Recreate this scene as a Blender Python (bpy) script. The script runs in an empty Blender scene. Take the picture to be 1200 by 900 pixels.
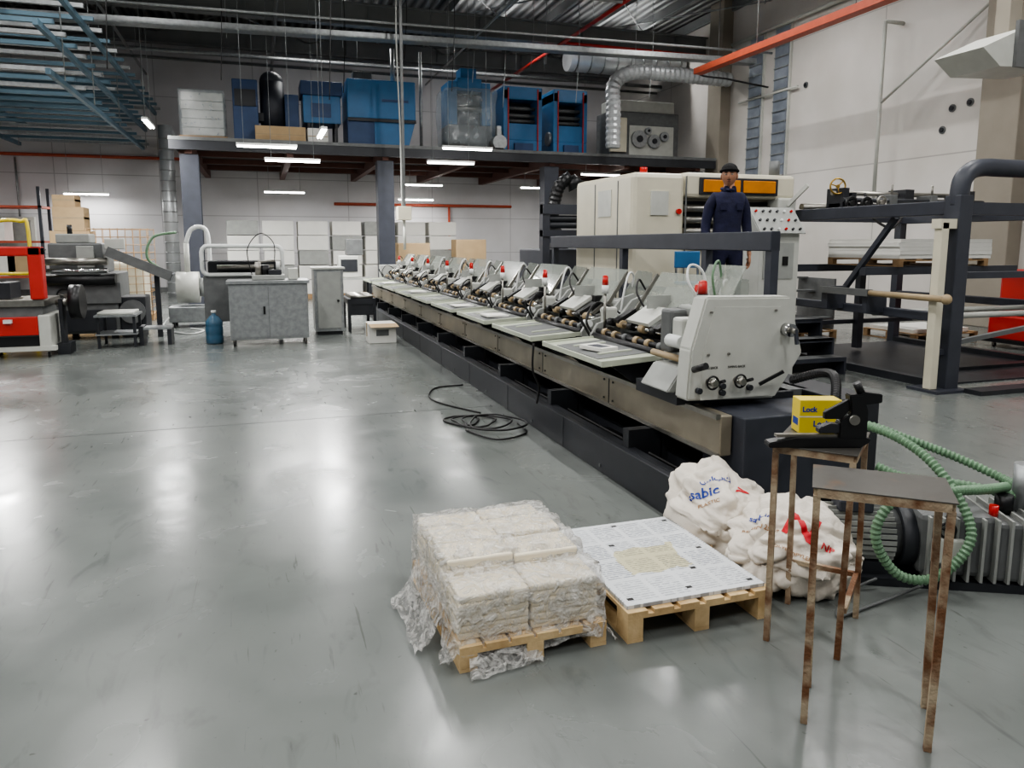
import bpy, bmesh, math, random
from mathutils import Vector, Matrix, noise
from mathutils.bvhtree import BVHTree
random.seed(7)
S = bpy.context.scene
COL = S.collection

# ------------------------------------------------------------------ materials
def mat(name, col, rough=.5, metal=0., var=.12, scale=5., bump=0., bscale=40., col2=None, lo=.35, hi=.7, emit=0., rv=0., coat=0.):
    m = bpy.data.materials.new(name); m.use_nodes = True
    nt = m.node_tree; n = nt.nodes; l = nt.links
    p = n['Principled BSDF']
    p.inputs['Roughness'].default_value = rough
    p.inputs['Metallic'].default_value = metal
    p.inputs['Coat Weight'].default_value = coat
    tc = n.new('ShaderNodeTexCoord')
    nz = n.new('ShaderNodeTexNoise'); nz.inputs['Scale'].default_value = scale; nz.inputs['Detail'].default_value = 6
    l.new(tc.outputs['Object'], nz.inputs['Vector'])
    cr = n.new('ShaderNodeValToRGB')
    c = Vector(col[:3])
    a = c*(1-var) if col2 is None else Vector(col2)
    cr.color_ramp.elements[0].position = lo; cr.color_ramp.elements[1].position = hi
    cr.color_ramp.elements[0].color = (*a, 1); cr.color_ramp.elements[1].color = (*c, 1)
    l.new(nz.outputs['Fac'], cr.inputs['Fac']); l.new(cr.outputs['Color'], p.inputs['Base Color'])
    if rv > 0:
        mr = n.new('ShaderNodeMapRange'); mr.inputs['To Min'].default_value = rough-rv; mr.inputs['To Max'].default_value = rough+rv
        l.new(nz.outputs['Fac'], mr.inputs['Value']); l.new(mr.outputs['Result'], p.inputs['Roughness'])
    if bump > 0:
        n2 = n.new('ShaderNodeTexNoise'); n2.inputs['Scale'].default_value = bscale; n2.inputs['Detail'].default_value = 4
        l.new(tc.outputs['Object'], n2.inputs['Vector'])
        b = n.new('ShaderNodeBump'); b.inputs['Strength'].default_value = bump; b.inputs['Distance'].default_value = .01
        l.new(n2.outputs['Fac'], b.inputs['Height']); l.new(b.outputs['Normal'], p.inputs['Normal'])
    if emit > 0:
        p.inputs['Emission Color'].default_value = (*c, 1); p.inputs['Emission Strength'].default_value = emit
    return m

def srgb(r, g, b):
    f = lambda v: (v/255/12.92) if v/255 < .04045 else ((v/255+.055)/1.055)**2.4
    return (f(r), f(g), f(b))

m_dark = mat('dark_paint', srgb(46, 48, 53), .45, 0, .25)
m_slate = mat('slate_paint', srgb(62, 65, 74), .45, 0, .2)
m_black = mat('black_plastic', srgb(22, 22, 24), .4, 0, .2)
m_rubber = mat('rubber', srgb(28, 28, 28), .7)
m_grey = mat('machine_grey', srgb(158, 160, 156), .42, 0, .14, 7)
m_lgrey = mat('machine_light_grey', srgb(194, 195, 188), .42, 0, .1, 7)
m_mgrey = mat('mid_grey', srgb(108, 110, 110), .45, 0, .25, 8)
m_cream = mat('cream_enamel', srgb(212, 206, 186), .4, 0, .08, 4)
m_tray = mat('tray_enamel', srgb(190, 195, 178), .32, 0, .12, 9)
m_steel = mat('steel', srgb(165, 162, 155), .32, .9, .2, 12, rv=.08)
m_galv = mat('galvanised', srgb(168, 171, 172), .38, .6, .25, 14)
m_rail = mat('worn_steel_rail', srgb(168, 160, 143), .36, .5, .32, 3, rv=.1)
m_chrome = mat('chrome', srgb(200, 200, 200), .15, 1, .05)
m_brass = mat('brass', srgb(200, 165, 90), .3, .9, .1)
m_tan = mat('tan_roller', srgb(170, 150, 118), .55, 0, .15)
m_red = mat('red_paint', srgb(190, 46, 40), .4, 0, .1)
m_redglass = mat('red_lens', srgb(190, 28, 22), .15, 0, .1, coat=.6)
m_orange = mat('orange_window', srgb(215, 135, 35), .25, 0, .2)
m_opipe = mat('orange_pipe', srgb(184, 84, 58), .5, 0, .15)
m_blue = mat('blue_enamel', srgb(58, 118, 168), .4, 0, .15, 3)
m_dblue = mat('navy_panel', srgb(54, 80, 122), .45, 0, .15)
m_yellow = mat('yellow_paint', srgb(230, 206, 66), .45)
m_card = mat('cardboard', srgb(186, 160, 124), .8, 0, .12, 4)
m_white = mat('white_paper', srgb(226, 225, 219), .7, 0, .05)
m_whitepl = mat('white_plastic', srgb(218, 220, 218), .4, 0, .05)
m_paper = mat('paper_bundle', srgb(238, 228, 206), .8, 0, .07, 12)
m_wood = mat('pallet_wood', srgb(220, 194, 150), .7, 0, 0, 9, col2=srgb(182, 152, 108), bump=.3, bscale=60)
m_owood = mat('old_wood', srgb(165, 134, 98), .75, 0, .25, 9)
m_rust = mat('rusty_steel', srgb(172, 156, 132), .65, .1, 0, 8, col2=srgb(112, 76, 50), lo=.42, hi=.6, bump=.5, bscale=90)
m_rust2 = mat('rusty_stool_top', srgb(84, 82, 78), .36, .5, 0, 7, col2=srgb(118, 92, 68), lo=.3, hi=.45, rv=.12)
m_green = mat('green_hose', srgb(106, 138, 108), .5, 0, .2, 14)
m_skin = mat('skin', srgb(168, 122, 96), .55, 0, .12, 20)
m_navy = mat('navy_coverall', srgb(30, 32, 64), .85, 0, .35, 12, bump=.8, bscale=18)
m_cap = mat('black_knit', srgb(20, 20, 22), .95, 0, .3, 60, bump=.5, bscale=150)
m_hair = mat('black_hair', srgb(18, 14, 12), .8)
m_eye = mat('eye_white', srgb(220, 215, 205), .3)
m_lip = mat('lip', srgb(125, 72, 62), .5)
m_boot = mat('boot_leather', srgb(30, 26, 24), .6)
m_maroon = mat('maroon_joist', srgb(92, 58, 48), .6, 0, .15)
m_deck = mat('mezzanine_underside', srgb(62, 56, 56), .7, 0, .2, 2)
m_beam = mat('roof_steel', srgb(128, 130, 130), .6, 0, .15, 2)
m_teal = mat('teal_tray', srgb(98, 126, 142), .5, .1, .25, 2)
m_cyan = mat('water_bottle_plastic', srgb(66, 104, 130), .15, 0, .2, 6, coat=.5)
m_concrete = mat('concrete_column', srgb(150, 143, 131), .8, 0, .1, 2)
m_duct = mat('spiral_duct', srgb(200, 203, 205), .35, .4, .2, 3)
m_tube = mat('fluorescent_tube', (1, .98, .95), .3, 0, 0, emit=22)
m_glassblue = mat('louvre_blue', srgb(150, 158, 170), .3, .2, .3, 3)
m_black_print = mat('black_print', srgb(25, 25, 25), .6)
m_printblue = mat('blue_print', srgb(30, 60, 150), .6)
m_printred = mat('red_print', srgb(205, 30, 45), .6)
m_printtan = mat('tan_print', srgb(165, 125, 85), .6)
m_cable = mat('black_cable', srgb(28, 27, 28), .5)

def clear_mat(name, col, rough, fac):
    m = bpy.data.materials.new(name); m.use_nodes = True
    n = m.node_tree.nodes; l = m.node_tree.links
    p = n['Principled BSDF']; p.inputs['Base Color'].default_value = (*col, 1); p.inputs['Roughness'].default_value = rough
    t = n.new('ShaderNodeBsdfTransparent'); mx = n.new('ShaderNodeMixShader')
    nz = n.new('ShaderNodeTexNoise'); nz.inputs['Scale'].default_value = 8
    mr = n.new('ShaderNodeMapRange'); mr.inputs['To Min'].default_value = fac-.12; mr.inputs['To Max'].default_value = fac+.12
    l.new(nz.outputs['Fac'], mr.inputs['Value']); l.new(mr.outputs['Result'], mx.inputs['Fac'])
    l.new(t.outputs[0], mx.inputs[1]); l.new(p.outputs[0], mx.inputs[2])
    l.new(mx.outputs[0], n['Material Output'].inputs['Surface'])
    return m
m_clear = clear_mat('clear_acrylic', srgb(165, 170, 162), .12, .5)
m_smoke = clear_mat('smoked_acrylic', srgb(70, 76, 76), .1, .5)
m_film = clear_mat('stretch_film', srgb(190, 200, 205), .12, .35)

# crinkled bubble wrap
m_wrap = bpy.data.materials.new('bubble_wrap'); m_wrap.use_nodes = True
n = m_wrap.node_tree.nodes; l = m_wrap.node_tree.links
p = n['Principled BSDF']; p.inputs['Base Color'].default_value = (.8, .79, .76, 1); p.inputs['Roughness'].default_value = .13
p.inputs['Specular IOR Level'].default_value = 1
tc = n.new('ShaderNodeTexCoord')
nz = n.new('ShaderNodeTexNoise'); nz.inputs['Scale'].default_value = 13; nz.inputs['Detail'].default_value = 7; nz.inputs['Distortion'].default_value = 2
vo = n.new('ShaderNodeTexVoronoi'); vo.inputs['Scale'].default_value = 90
l.new(tc.outputs['Object'], nz.inputs['Vector']); l.new(tc.outputs['Object'], vo.inputs['Vector'])
b1 = n.new('ShaderNodeBump'); b1.inputs['Strength'].default_value = 1; b1.inputs['Distance'].default_value = .06
b2 = n.new('ShaderNodeBump'); b2.inputs['Strength'].default_value = .5; b2.inputs['Distance'].default_value = .008
l.new(nz.outputs['Fac'], b1.inputs['Height']); l.new(vo.outputs['Distance'], b2.inputs['Height']); l.new(b1.outputs[0], b2.inputs['Normal'])
l.new(b2.outputs[0], p.inputs['Normal'])
t = n.new('ShaderNodeBsdfTransparent'); mx = n.new('ShaderNodeMixShader')
cr = n.new('ShaderNodeValToRGB'); cr.color_ramp.elements[0].position = .4; cr.color_ramp.elements[0].color = (.22, .22, .22, 1)
cr.color_ramp.elements[1].position = .6; cr.color_ramp.elements[1].color = (.7, .7, .7, 1)
l.new(nz.outputs['Fac'], cr.inputs[0]); l.new(cr.outputs[0], mx.inputs[0]); l.new(t.outputs[0], mx.inputs[1]); l.new(p.outputs[0], mx.inputs[2])
l.new(mx.outputs[0], n['Material Output'].inputs['Surface'])

# floor epoxy
m_floor = bpy.data.materials.new('grey_epoxy_floor'); m_floor.use_nodes = True
n = m_floor.node_tree.nodes; l = m_floor.node_tree.links; p = n['Principled BSDF']
tc = n.new('ShaderNodeTexCoord')
def nznode(sc, det=6, dist=0, vec=None):
    q = n.new('ShaderNodeTexNoise'); q.inputs['Scale'].default_value = sc; q.inputs['Detail'].default_value = det; q.inputs['Distortion'].default_value = dist
    l.new(vec or tc.outputs['Object'], q.inputs['Vector']); return q
def mapn(sc, rot):
    mp = n.new('ShaderNodeMapping'); mp.inputs['Scale'].default_value = sc; mp.inputs['Rotation'].default_value = (0, 0, rot)
    l.new(tc.outputs['Object'], mp.inputs[0]); return mp.outputs[0]
def ramp(src, p0, c0, p1, c1):
    cr = n.new('ShaderNodeValToRGB'); cr.color_ramp.elements[0].position = p0; cr.color_ramp.elements[0].color = (*c0, 1)
    cr.color_ramp.elements[1].position = p1; cr.color_ramp.elements[1].color = (*c1, 1); l.new(src, cr.inputs[0]); return cr.outputs[0]
def mul(a, b):
    mm = n.new('ShaderNodeMix'); mm.data_type = 'RGBA'; mm.blend_type = 'MULTIPLY'; mm.inputs[0].default_value = 1
    l.new(a, mm.inputs[6]); l.new(b, mm.inputs[7]); return mm.outputs[2]
base = ramp(nznode(.7, 8, .5).outputs['Fac'], .3, srgb(98, 102, 100), .7, srgb(118, 122, 119))
stain = ramp(nznode(2.2, 10, 1.5, mapn((3, .9, 1), .5)).outputs['Fac'], .58, (1, 1, 1), .74, (.76, .76, .76))
scuff = ramp(nznode(3.5, 6, .6, mapn((9, .7, 1), -.5)).outputs['Fac'], .66, (1, 1, 1), .72, (.66, .66, .64))
speck = ramp(nznode(26, 3).outputs['Fac'], .70, (1, 1, 1), .76, (.6, .6, .58))
l.new(mul(mul(mul(base, stain), scuff), speck), p.inputs['Base Color'])
r = nznode(1.6, 8, 1); mr = n.new('ShaderNodeMapRange'); mr.inputs['From Min'].default_value = .3; mr.inputs['From Max'].default_value = .7
mr.inputs['To Min'].default_value = .17; mr.inputs['To Max'].default_value = .3
l.new(r.outputs['Fac'], mr.inputs[0]); l.new(mr.outputs[0], p.inputs['Roughness'])
p.inputs['Specular IOR Level'].default_value = .42
bb = n.new('ShaderNodeBump'); bb.inputs['Strength'].default_value = .06; bb.inputs['Distance'].default_value = .02
b = nznode(9, 5); l.new(b.outputs['Fac'], bb.inputs['Height']); l.new(bb.outputs[0], p.inputs['Normal'])

def panel_wall(name, col, bw, bh, axis):
    m = bpy.data.materials.new(name); m.use_nodes = True
    n = m.node_tree.nodes; l = m.node_tree.links; p = n['Principled BSDF']; p.inputs['Roughness'].default_value = .75
    tc = n.new('ShaderNodeTexCoord'); sx = n.new('ShaderNodeSeparateXYZ'); cx = n.new('ShaderNodeCombineXYZ')
    l.new(tc.outputs['Object'], sx.inputs[0]); l.new(sx.outputs[axis], cx.inputs[0]); l.new(sx.outputs[2], cx.inputs[1])
    br = n.new('ShaderNodeTexBrick'); br.offset = 0
    c = Vector(col)
    br.inputs['Color1'].default_value = (*c, 1); br.inputs['Color2'].default_value = (*(c*.95), 1); br.inputs['Mortar'].default_value = (*(c*.65), 1)
    br.inputs['Scale'].default_value = 1; br.inputs['Mortar Size'].default_value = .015; br.inputs['Brick Width'].default_value = bw; br.inputs['Row Height'].default_value = bh
    l.new(cx.outputs[0], br.inputs['Vector'])
    nz = n.new('ShaderNodeTexNoise'); nz.inputs['Scale'].default_value = .6; nz.inputs['Detail'].default_value = 6; l.new(tc.outputs['Object'], nz.inputs['Vector'])
    cr = n.new('ShaderNodeValToRGB'); cr.color_ramp.elements[0].position = .3; cr.color_ramp.elements[0].color = (.84, .83, .81, 1); cr.color_ramp.elements[1].position = .65
    l.new(nz.outputs['Fac'], cr.inputs[0])
    mm = n.new('ShaderNodeMix'); mm.data_type = 'RGBA'; mm.blend_type = 'MULTIPLY'; mm.inputs[0].default_value = 1
    l.new(br.outputs[0], mm.inputs[6]); l.new(cr.outputs[0], mm.inputs[7]); l.new(mm.outputs[2], p.inputs['Base Color'])
    return m
m_wallb = panel_wall('white_panel_wall', srgb(206, 205, 207), 3.0, 1.25, 0)
m_wallr = panel_wall('rendered_wall', srgb(212, 208, 203), 4.6, 3.4, 1)

# roof corrugated
m_roof = bpy.data.materials.new('corrugated_roof_sheet'); m_roof.use_nodes = True
n = m_roof.node_tree.nodes; l = m_roof.node_tree.links; p = n['Principled BSDF']
p.inputs['Roughness'].default_value = .45; p.inputs['Metallic'].default_value = .25
tc = n.new('ShaderNodeTexCoord'); w = n.new('ShaderNodeTexWave'); w.bands_direction = 'X'; w.inputs['Scale'].default_value = 1.1
l.new(tc.outputs['Object'], w.inputs[0]); cr = n.new('ShaderNodeValToRGB')
cr.color_ramp.elements[0].color = (*srgb(95, 96, 96), 1); cr.color_ramp.elements[1].color = (*srgb(165, 166, 166), 1)  # lighter streaks put sheen along the corrugation into the colour
l.new(w.outputs['Fac'], cr.inputs[0]); l.new(cr.outputs[0], p.inputs['Base Color'])
bb = n.new('ShaderNodeBump'); bb.inputs['Distance'].default_value = .08; l.new(w.outputs['Fac'], bb.inputs['Height']); l.new(bb.outputs[0], p.inputs['Normal'])

# printed sheet
m_print = bpy.data.materials.new('printed_sheet'); m_print.use_nodes = True
n = m_print.node_tree.nodes; l = m_print.node_tree.links; p = n['Principled BSDF']; p.inputs['Roughness'].default_value = .6
tc = n.new('ShaderNodeTexCoord')
w = n.new('ShaderNodeTexWave'); w.bands_direction = 'Y'; w.inputs['Scale'].default_value = 17; l.new(tc.outputs['Object'], w.inputs[0])
nz = n.new('ShaderNodeTexNoise'); nz.inputs['Scale'].default_value = 1; nz.inputs['Detail'].default_value = 3
mp = n.new('ShaderNodeMapping'); mp.inputs['Scale'].default_value = (45, 110, 1); l.new(tc.outputs['Object'], mp.inputs[0]); l.new(mp.outputs[0], nz.inputs['Vector'])
br = n.new('ShaderNodeTexBrick'); br.offset = 0; br.inputs['Scale'].default_value = 1; br.inputs['Brick Width'].default_value = .155; br.inputs['Row Height'].default_value = .2
br.inputs['Mortar Size'].default_value = .012; br.inputs['Mortar Smooth'].default_value = 0
br.inputs['Color1'].default_value = (1, 1, 1, 1); br.inputs['Color2'].default_value = (.6, .6, .6, 1); br.inputs['Mortar'].default_value = (0, 0, 0, 1)
l.new(tc.outputs['Object'], br.inputs['Vector'])
def mth(op, a, b):
    q = n.new('ShaderNodeMath'); q.operation = op
    for i, x in enumerate((a, b)):
        if isinstance(x, (int, float)): q.inputs[i].default_value = x
        else: l.new(x, q.inputs[i])
    return q.outputs[0]
ink = mth('MULTIPLY', mth('GREATER_THAN', w.outputs['Fac'], .5), mth('GREATER_THAN', nz.outputs['Fac'], .45))
ink = mth('MULTIPLY', mth('MULTIPLY', ink, br.outputs['Color']), .8)
c1 = n.new('ShaderNodeMix'); c1.data_type = 'RGBA'; c1.inputs[6].default_value = (*srgb(208, 211, 214), 1); c1.inputs[7].default_value = (*srgb(110, 116, 128), 1)
l.new(ink, c1.inputs[0])
n2 = n.new('ShaderNodeTexNoise'); n2.inputs['Scale'].default_value = 9; n2.inputs['Detail'].default_value = 5; l.new(tc.outputs['Object'], n2.inputs['Vector'])
sx = n.new('ShaderNodeSeparateXYZ'); l.new(tc.outputs['Object'], sx.inputs[0])
ax = mth('ABSOLUTE', mth('ADD', sx.outputs[0], .0), 0); ay = mth('ABSOLUTE', mth('ADD', sx.outputs[1], .03), 0)
mxd = mth('MAXIMUM', mth('MULTIPLY', ax, 5.0), mth('MULTIPLY', ay, 6.2))
ym = mth('LESS_THAN', mth('ADD', mxd, mth('MULTIPLY', n2.outputs['Fac'], .9)), 1.25)
c2 = n.new('ShaderNodeMix'); c2.data_type = 'RGBA'; c2.blend_type = 'MULTIPLY'; c2.inputs[7].default_value = (*srgb(238, 228, 188), 1)
l.new(ym, c2.inputs[0]); l.new(c1.outputs[2], c2.inputs[6]); l.new(c2.outputs[2], p.inputs['Base Color'])

m_sack = mat('woven_sack', srgb(220, 212, 200), .5, 0, .12, 6, bump=.5, bscale=28)

# ------------------------------------------------------------------ builder
def catmull(pts, k=8, closed=False):
    P = [Vector(p) for p in pts]; out = []; N = len(P)
    rng = range(N) if closed else range(N-1)
    for i in rng:
        if closed: a, b, c, d = P[(i-1) % N], P[i], P[(i+1) % N], P[(i+2) % N]
        else: a, b, c, d = P[max(i-1, 0)], P[i], P[i+1], P[min(i+2, N-1)]
        for j in range(k):
            t = j/k
            out.append(.5*((2*b)+(c-a)*t+(2*a-5*b+4*c-d)*t*t+(3*b-a-3*c+d)*t**3))
    if not closed: out.append(P[-1])
    return out

class B:
    def __init__(s, name): s.bm = bmesh.new(); s.mats = []; s.name = name; s.M = Matrix.Identity(4)
    def mi(s, m):
        if m not in s.mats: s.mats.append(m)
        return s.mats.index(m)
    def add(s, bm, m, smooth=None):
        i = s.mi(m)
        for f in bm.faces:
            f.material_index = i
            if smooth is not None: f.smooth = smooth(f) if callable(smooth) else smooth
        bm.transform(s.M)
        me = bpy.data.meshes.new('t'); bm.to_mesh(me); bm.free(); s.bm.from_mesh(me); bpy.data.meshes.remove(me)
    def box(s, x0, x1, y0, y1, z0, z1, m, bev=0, R=None):
        bm = bmesh.new(); bmesh.ops.create_cube(bm, size=1)
        c = Vector(((x0+x1)/2, (y0+y1)/2, (z0+z1)/2))
        for v in bm.verts: v.co = Vector((v.co.x*(x1-x0), v.co.y*(y1-y0), v.co.z*(z1-z0)))
        if bev > 0: bmesh.ops.bevel(bm, geom=bm.edges[:], offset=bev, segments=2, affect='EDGES', profile=.5)
        if R is not None: bm.transform(R)
        bm.transform(Matrix.Translation(c)); s.add(bm, m)
    def cyl(s, p, q, r, m, r2=None, seg=14, cap=True):
        p = Vector(p); q = Vector(q); d = q-p
        bm = bmesh.new(); bmesh.ops.create_cone(bm, cap_ends=cap, segments=seg, radius1=r, radius2=r if r2 is None else r2, depth=d.length)
        bm.transform(Matrix.Translation((p+q)/2) @ d.to_track_quat('Z', 'Y').to_matrix().to_4x4())
        s.add(bm, m, lambda f: len(f.verts) == 4)
    def bar(s, p, q, w, h, m):
        p = Vector(p); q = Vector(q); d = q-p
        bm = bmesh.new(); bmesh.ops.create_cube(bm, size=1)
        for v in bm.verts: v.co = Vector((v.co.x*w, v.co.y*h, v.co.z*d.length))
        z = d.normalized(); up = Vector((0, 0, 1)) if abs(z.z) < .95 else Vector((0, 1, 0))
        x = up.cross(z).normalized(); y = z.cross(x)
        R = Matrix((x, y, z)).transposed().to_4x4()
        bm.transform(Matrix.Translation((p+q)/2) @ R); s.add(bm, m)
    def tube(s, pts, r, m, seg=8, k=8, rib=0, ribn=1, closed=False, raw=False):
        P = [Vector(a) for a in pts] if raw else catmull(pts, k, closed)
        N = len(P); bm = bmesh.new(); rings = []; up = None
        for i in range(N):
            a = P[(i-1) % N] if closed else P[max(i-1, 0)]; c = P[(i+1) % N] if closed else P[min(i+1, N-1)]
            t = (c-a).normalized()
            if up is None: up = t.orthogonal().normalized()
            else: up = (up-t*up.dot(t)).normalized()
            sd = t.cross(up); rr = r*(1+rib*(1 if i % 2 else -1)) if rib else r
            rings.append([bm.verts.new(P[i]+(up*math.cos(2*math.pi*j/seg)+sd*math.sin(2*math.pi*j/seg))*rr) for j in range(seg)])
        for i in range(N if closed else N-1):
            A = rings[i]; C = rings[(i+1) % N]
            for j in range(seg): bm.faces.new((A[j], A[(j+1) % seg], C[(j+1) % seg], C[j]))
        if not closed: bm.faces.new(rings[0][::-1]); bm.faces.new(rings[-1])
        s.add(bm, m, not rib)
    def hose(s, pts, r, m, pitch=.02, rib=.1, seg=12):
        P = catmull(pts, 24); out = [P[0]]; acc = 0
        for a, b in zip(P, P[1:]):
            d = (b-a).length; pos = pitch/2-acc
            while pos <= d: out.append(a.lerp(b, pos/d)); pos += pitch/2
            acc = d-(pos-pitch/2)
        s.tube(out, r, m, seg=seg, rib=rib, raw=True)
    def prism(s, pts, axis, a0, a1, m, bev=0):
        bm = bmesh.new()
        def mk(p, a): return {'x': (a, p[0], p[1]), 'y': (p[0], a, p[1]), 'z': (p[0], p[1], a)}[axis]
        v0 = [bm.verts.new(mk(p, a0)) for p in pts]; v1 = [bm.verts.new(mk(p, a1)) for p in pts]
        N = len(pts)
        bm.faces.new(v0); bm.faces.new(v1[::-1])
        for i in range(N): bm.faces.new((v0[i], v1[i], v1[(i+1) % N], v0[(i+1) % N]))
        bmesh.ops.recalc_face_normals(bm, faces=bm.faces[:])
        if bev: bmesh.ops.bevel(bm, geom=bm.edges[:], offset=bev, segments=2, affect='EDGES')
        s.add(bm, m)
    def sph(s, c, r, m, seg=14):
        bm = bmesh.new(); bmesh.ops.create_uvsphere(bm, u_segments=seg, v_segments=max(8, seg*2//3), radius=1)
        r = (r, r, r) if isinstance(r, (int, float)) else r
        bm.transform(Matrix.Translation(c) @ Matrix.Diagonal((*r, 1))); s.add(bm, m, True)
    def quad(s, pts, m):
        bm = bmesh.new(); bm.faces.new([bm.verts.new(p) for p in pts]); s.add(bm, m)
    def text(s, txt, size, M, m, ext=.0008, warp=None, bold=0):
        cu = bpy.data.curves.new('t', 'FONT'); cu.body = txt; cu.size = size; cu.extrude = 0 if warp else ext; cu.align_x = 'CENTER'; cu.align_y = 'CENTER'; cu.resolution_u = 3; cu.offset = bold
        o = bpy.data.objects.new('t', cu); COL.objects.link(o)
        dg = bpy.context.evaluated_depsgraph_get(); me = bpy.data.meshes.new_from_object(o.evaluated_get(dg))
        bm = bmesh.new(); bm.from_mesh(me); bpy.data.objects.remove(o); bpy.data.meshes.remove(me); bpy.data.curves.remove(cu)
        if warp:
            for _ in range(3):
                bmesh.ops.triangulate(bm, faces=bm.faces[:])
                es = [e for e in bm.edges if e.calc_length() > .01]
                if es: bmesh.ops.subdivide_edges(bm, edges=es, cuts=1)
            bmesh.ops.triangulate(bm, faces=bm.faces[:])
        bm.transform(M)
        if warp:
            for v in bm.verts: v.co = warp(v.co)
        s.add(bm, m)
    def wheel(s, c, ax, r, t, m, m2=None):
        c = Vector(c); ax = Vector(ax).normalized(); x = ax.orthogonal().normalized(); y = ax.cross(x)
        s.tube([c+(x*math.cos(a)+y*math.sin(a))*r for a in [i*math.pi/6 for i in range(12)]], t, m, seg=8, k=3, closed=True)
        for i in range(3):
            a = i*2*math.pi/3; s.cyl(c, c+(x*math.cos(a)+y*math.sin(a))*r, t*.7, m2 or m, seg=8)
        s.cyl(c-ax*t*1.5, c+ax*t*1.5, t*2, m2 or m, seg=12)
    def caster(s, x, y, h=.1):
        s.cyl((x-.012, y, h*.4), (x+.012, y, h*.4), h*.4, m_rubber); s.box(x-.02, x+.02, y-.02, y+.02, h*.75, h, m_steel)
        s.box(x-.022, x-.016, y-.015, y+.015, h*.3, h*.8, m_steel); s.box(x+.016, x+.022, y-.015, y+.015, h*.3, h*.8, m_steel)
    def done(s, parent=None, name=None, shift=True):
        me = bpy.data.meshes.new(s.name)
        loc = Vector((0, 0, 0))
        if shift and len(s.bm.verts):
            X = [v.co.x for v in s.bm.verts]; Y = [v.co.y for v in s.bm.verts]; Z = [v.co.z for v in s.bm.verts]
            loc = Vector(((min(X)+max(X))/2, (min(Y)+max(Y))/2, min(Z)))
            s.bm.transform(Matrix.Translation(-loc))
        s.bm.to_mesh(me); s.bm.free()
        for m in s.mats: me.materials.append(m)
        o = bpy.data.objects.new(name or s.name, me); COL.objects.link(o); o.location = loc
        if parent: o.parent = parent
        return o
def attach(o, p): o.parent = p; o.location -= p.location

def empty(name, loc=(0, 0, 0)):
    e = bpy.data.objects.new(name, None); COL.objects.link(e); e.location = loc; e.empty_display_size = .2; return e

# ------------------------------------------------------------------ room shell
XL, XR, YB, YF, ZR = -14, 13.4, 27, -6, 8.6
b = B('floor'); b.box(XL-.2, XR+.2, YF, YB+.2, -.2, 0, m_floor); fl = b.done(shift=False)
b = B('trim_floor_joint')
for y in (6.9, 14.2): b.box(XL, 2.19, y-.005, y+.005, .0003, .0012, m_dark)
b.done()
b = B('wall_back'); b.box(XL-.2, XR+.2, YB, YB+.2, 0, ZR, m_wallb); b.done(shift=False)
b = B('wall_right'); b.box(XR, XR+.2, YF, YB, 0, ZR, m_wallr); b.done(shift=False)
b = B('wall_left'); b.box(XL-.2, XL, YF, YB, 0, ZR, m_wallb); b.done(shift=False)
b = B('ceiling'); b.box(XL-.2, XR+.2, YF, YB+.2, ZR, ZR+.1, m_roof); b.done(shift=False)
b = B('baseboard_back'); b.box(XL, XR, YB-.02, YB, 0, .15, m_mgrey); b.done()
b = B('roof_rafter')
for y in (2, 8.5, 15, 21, 26.4):
    z0 = 7.3 if y < 25 else 7.75
    b.box(XL, XR, y-.14, y+.14, z0, z0+.04, m_beam); b.box(XL, XR, y-.14, y+.14, z0+.55, z0+.59, m_beam); b.box(XL, XR, y-.02, y+.02, z0, z0+.59, m_beam)
    x = XL+1.5
    while x < XR: b.box(x-.01, x+.01, y-.12, y+.12, z0+.04, z0+.55, m_beam); x += 3.1
b.done()
b = B('roof_purlin')
x = XL+1
while x < XR:
    b.box(x-.03, x+.03, YF, YB, 8.3, 8.56, m_beam); b.box(x-.03, x+.06, YF, YB, 8.28, 8.3, m_galv); x += 1.55
for i in range(6):
    for ya, yb in ((15, 21), (21, 26.4)):
        b.cyl((-12+4.6*i, ya, 8.1), (-7.4+4.6*i, yb, 8.1), .02, m_galv, seg=6)
        b.cyl((-7.4+4.6*i, ya, 8.1), (-12+4.6*i, yb, 8.1), .02, m_galv, seg=6)
b.done()
b = B('concrete_column')
for y, w in ((10.6, .8), (19.9, .7), (2, .8)): b.box(XR-.35, XR, y-w/2, y+w/2, 0, ZR, m_concrete, .02)
b.done()
for i, y in enumerate((18.3, 17.2)):
    b = B('window_%d' % (i+1)); b.box(XR-.06, XR-.001, y-.33, y+.33, 3.2, 7.3, m_lgrey); b.box(XR-.09, XR-.02, y-.27, y+.27, 3.27, 7.23, m_glassblue)
    z = 3.4
    while z < 7.1: b.box(XR-.12, XR-.05, y-.27, y+.27, z, z+.03, m_galv); z += .28
    b.done()
b = B('wall_vent')
for y, z in ((16.3, 5.6), (11.9, 4.3), (12.1, 3.9), (11.5, 4.35)):
    b.cyl((XR-.02, y, z), (XR, y, z), .08, m_mgrey); b.cyl((XR-.05, y, z), (XR-.02, y, z), .045, m_dark)
b.done()

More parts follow.
